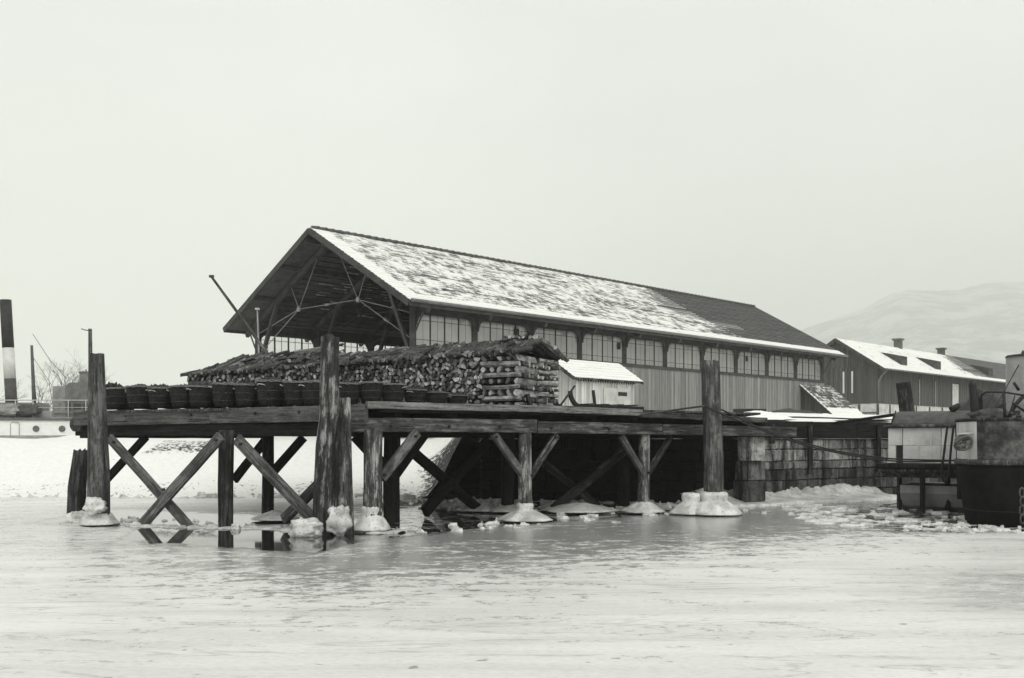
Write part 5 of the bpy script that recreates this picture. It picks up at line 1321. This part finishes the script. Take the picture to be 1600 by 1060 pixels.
mb = MB(); fr_ = [(X(8), Z(680)), (X(8), Z(662)), (X(10), Z(660)), (X(20), Z(660)), (X(22), Z(662)), (X(22), Z(680))]
mb.tube([(x, y-.03, z) for x, z in fr_], .02, 6); mb.build('port_door', GREYP, st)
# upper deck, rail
def ydeck(px): f = (px+700)/875; return YS+2.7-(2.6*(1-abs(2*f-1)**3)+.1)
mb = MB(); mb.bar((X(-700), ydeck(0)+.25, Z(646.5)), (X(118), ydeck(118)+.1, Z(646.5)), .05, .42); mb.build('screen', plain('screen_grey', .36, .7, .3, .2, 1.2), st)
mb = MB()
yr = ydeck(60)+.05
for px in list(range(-690, 140, 28)): mb.tube([(X(px), yr, Z(655)), (X(px), yr, Z(624.5))], .03, 6)
for py in (624.5,): mb.tube([(X(-700), yr, Z(py)), (X(150), yr, Z(py))], .035, 6)
mb.tube([(X(-700), yr, Z(636)), (X(150), yr, Z(636))], .018, 6); mb.build('railing', LIGHTG, st)
mb = MB(); mb.box((X(-30), YS+2.2, Z(641)), (5.4, 1.8, 1.0)); mb.build('deck_cabin', GREYP, st)
def funnel():
    ys = YS+2.6; k = ys/YS
    ce = lambda py: 17.5+(624-py)*-.058
    for (p0, p1, m, nm) in ((640, 592, plain('funnel_lower', .07, .6), 'lower_funnel'), (592, 544, WHITE, 'white_band'), (544, 469, plain('funnel_black', .03, .6), 'upper_funnel')):
        mb = MB(); a = Vector(((ce(p0)-800)/FPX*ys, ys, EYE-(p0-HOR)/FPX*ys)); b = Vector(((ce(p1)-800)/FPX*ys, ys, EYE-(p1-HOR)/FPX*ys)); mb.tube([a, b], .345, 24); mb.build(nm, m, fu)
    return
fu = MB(); fu.tube([(X(17), YS+2.6, Z(646)), (X(17), YS+2.6, Z(636))], .42, 20); fu = fu.build('funnel', GREYP, st)
funnel()
mb = MB(); mb.tube([(X(29), YS+2, Z(640)), (X(24.5), YS+2, Z(535))], [.13, .08], 10); mb.build('mast', plain('mast_paint', .10, .7), st)
mb = MB(); mb.tube([(X(20), YS+2.5, Z(515)), (X(60), YS+1.5, Z(560)), (X(92), YS+1, Z(590))], .018, 5); mb.tube([(X(28), YS+2, Z(556)), (X(64), YS+1.5, Z(602))], .016, 5); mb.tube([(X(24.5), YS+2, Z(536)), (X(32), YS+2, Z(624))], .015, 5); mb.build('stays', plain('wire', .16, .8), st)
mb = MB(); mb.add([(X(64), YS+1.5, Z(645)), (X(88), YS+1.5, Z(645)), (X(88), YS+1.5, Z(609)), (X(72), YS+1.5, Z(601)), (X(64), YS+1.5, Z(602))]+[(X(64), YS+3, Z(645)), (X(88), YS+3, Z(645)), (X(88), YS+3, Z(609)), (X(72), YS+3, Z(601)), (X(64), YS+3, Z(602))],
    [(0, 1, 2, 3, 4), (9, 8, 7, 6, 5), (2, 7, 8, 3), (3, 8, 9, 4), (1, 6, 7, 2), (0, 4, 9, 5)]); mb.build('companionway', plain('oak_grey', .22, .7), st)
prof = [(X(88)+(X(121)-X(88))*(.5-.5*math.cos(math.pi*i/10)**1), 0) for i in range(11)]
mb = MB(); pr = [(X(88), Z(645)), (X(121), Z(645)), (X(121.5), Z(606))]+[(X(104.5)+(X(121)-X(104.5))*math.copysign(abs(math.cos(math.pi*i/12))**.5, math.cos(math.pi*i/12)), Z(606)+(Z(596)-Z(606))*math.sin(math.pi*i/12)) for i in range(1, 12)]+[(X(87.5), Z(606))]
n2 = len(pr); mb.add([(x, YS+1.2, z) for x, z in pr]+[(x, YS+3, z) for x, z in pr], [list(range(n2)), list(reversed(range(n2, 2*n2)))]+[[i, n2+i, n2+(i+1) % n2, (i+1) % n2] for i in range(n2)]); mb.build('wheelhouse', plain('wheelhouse_grey', .13, .7), st)
mb = MB(); mb.box(((X(102)+X(120))/2, YS+2.2, Z(588)), (X(120)-X(103), .6, Z(578)-Z(600))); mb.box(((X(102)+X(120))/2, YS+2.2, Z(578.5)), (X(121)-X(101), .75, .06)); mb.tube([(X(110), YS+2.2, Z(578)), (X(110), YS+2.2, Z(573.5))], .05, 6); mb.build('stove_hood', plain('hood_grey', .17, .7), st)
for (xa, xb) in ((91, 97), (101, 114), (117, 123)):
    mb = MB(); mb.box(((X(xa)+X(xb))/2, YS+1.17, Z(634.5)), (X(xb)-X(xa), .03, .35)); mb.build('cabin_window', plain('dark_pane', .04, .4) if not bpy.data.materials.get('dark_pane') else bpy.data.materials['dark_pane'], st)
for k, (px, w) in enumerate(((12, 26), (45, 20))):
    o = lump('canvas_cover', px, YS-0+1.2, 632, 650, w*1.7, None, 2+k*3, .5, mat=CANVAS if k else GREYP); tag(o, ('grey canvas heap on the steamer deck by the funnel foot', 'dark canvas heap on the steamer deck right of the mast')[k], 'canvas')

# ------------------------------------------------------------------ bare trees beyond
TREEM = plain('bare_twigs', .12, .9, .1, .3)
def bare_tree(px, Y, h, seed, label, spread=.5):
    rn = random.Random(seed); root = G(px, Y, 1.5); t = empty('bare_tree', root, label, 'tree', 'bare trees beyond the steamer')
    tr = MB(); cr = MB()
    def grow(p, d, L, r, lev, mb):
        q = p+d*L; mb.tube([p, q], [r, r*.65], 5, cap=False)
        if lev == 0: return
        for _ in range(rn.choice((2, 3, 3))):
            nd = (d+Vector((rn.gauss(0, spread), rn.gauss(0, spread), rn.uniform(-.05, .3)))).normalized()
            grow(p+d*L*rn.uniform(.55, 1), nd, L*rn.uniform(.6, .82), r*.55, lev-1, cr)
    grow(root, Vector((rn.gauss(0, .05), 0, 1)), h*.27, h*.011, 6, tr)
    tr.build('trunk', TREEM, t); cr.build('crown', TREEM, t)
bare_tree(62, 105, 12, 1, 'slender bare tree behind the steamer, left of the companionway')
bare_tree(92, 110, 13.5, 2, 'tallest bare tree rising above the steamer\'s rounded wheelhouse')
bare_tree(126, 108, 11.5, 3, 'bare bushy tree just left of the left mooring post')
bare_tree(5, 112, 12, 6, 'bare tree at the left edge behind the funnel')
bare_tree(45, 118, 10.5, 8, 'low bare tree between the funnel and the companionway')

# ------------------------------------------------------------------ haze
hz = MB(); hz.box((1200, 3450, 510), (12000, 7100, 1022)); 
hm = bpy.data.materials.new('winter_haze'); hm.use_nodes = True; ht = hm.node_tree; ht.nodes.clear()
ho = ht.nodes.new('ShaderNodeOutputMaterial'); pv = ht.nodes.new('ShaderNodeVolumePrincipled')
pv.inputs['Color'].default_value = (.985, 1, .955, 1); pv.inputs['Density'].default_value = .00036; pv.inputs['Anisotropy'].default_value = .0
ht.links.new(pv.outputs[0], ho.inputs['Volume'])
o = hz.build('haze', hm); tag(o, 'thin winter haze over the harbour', kind='stuff')
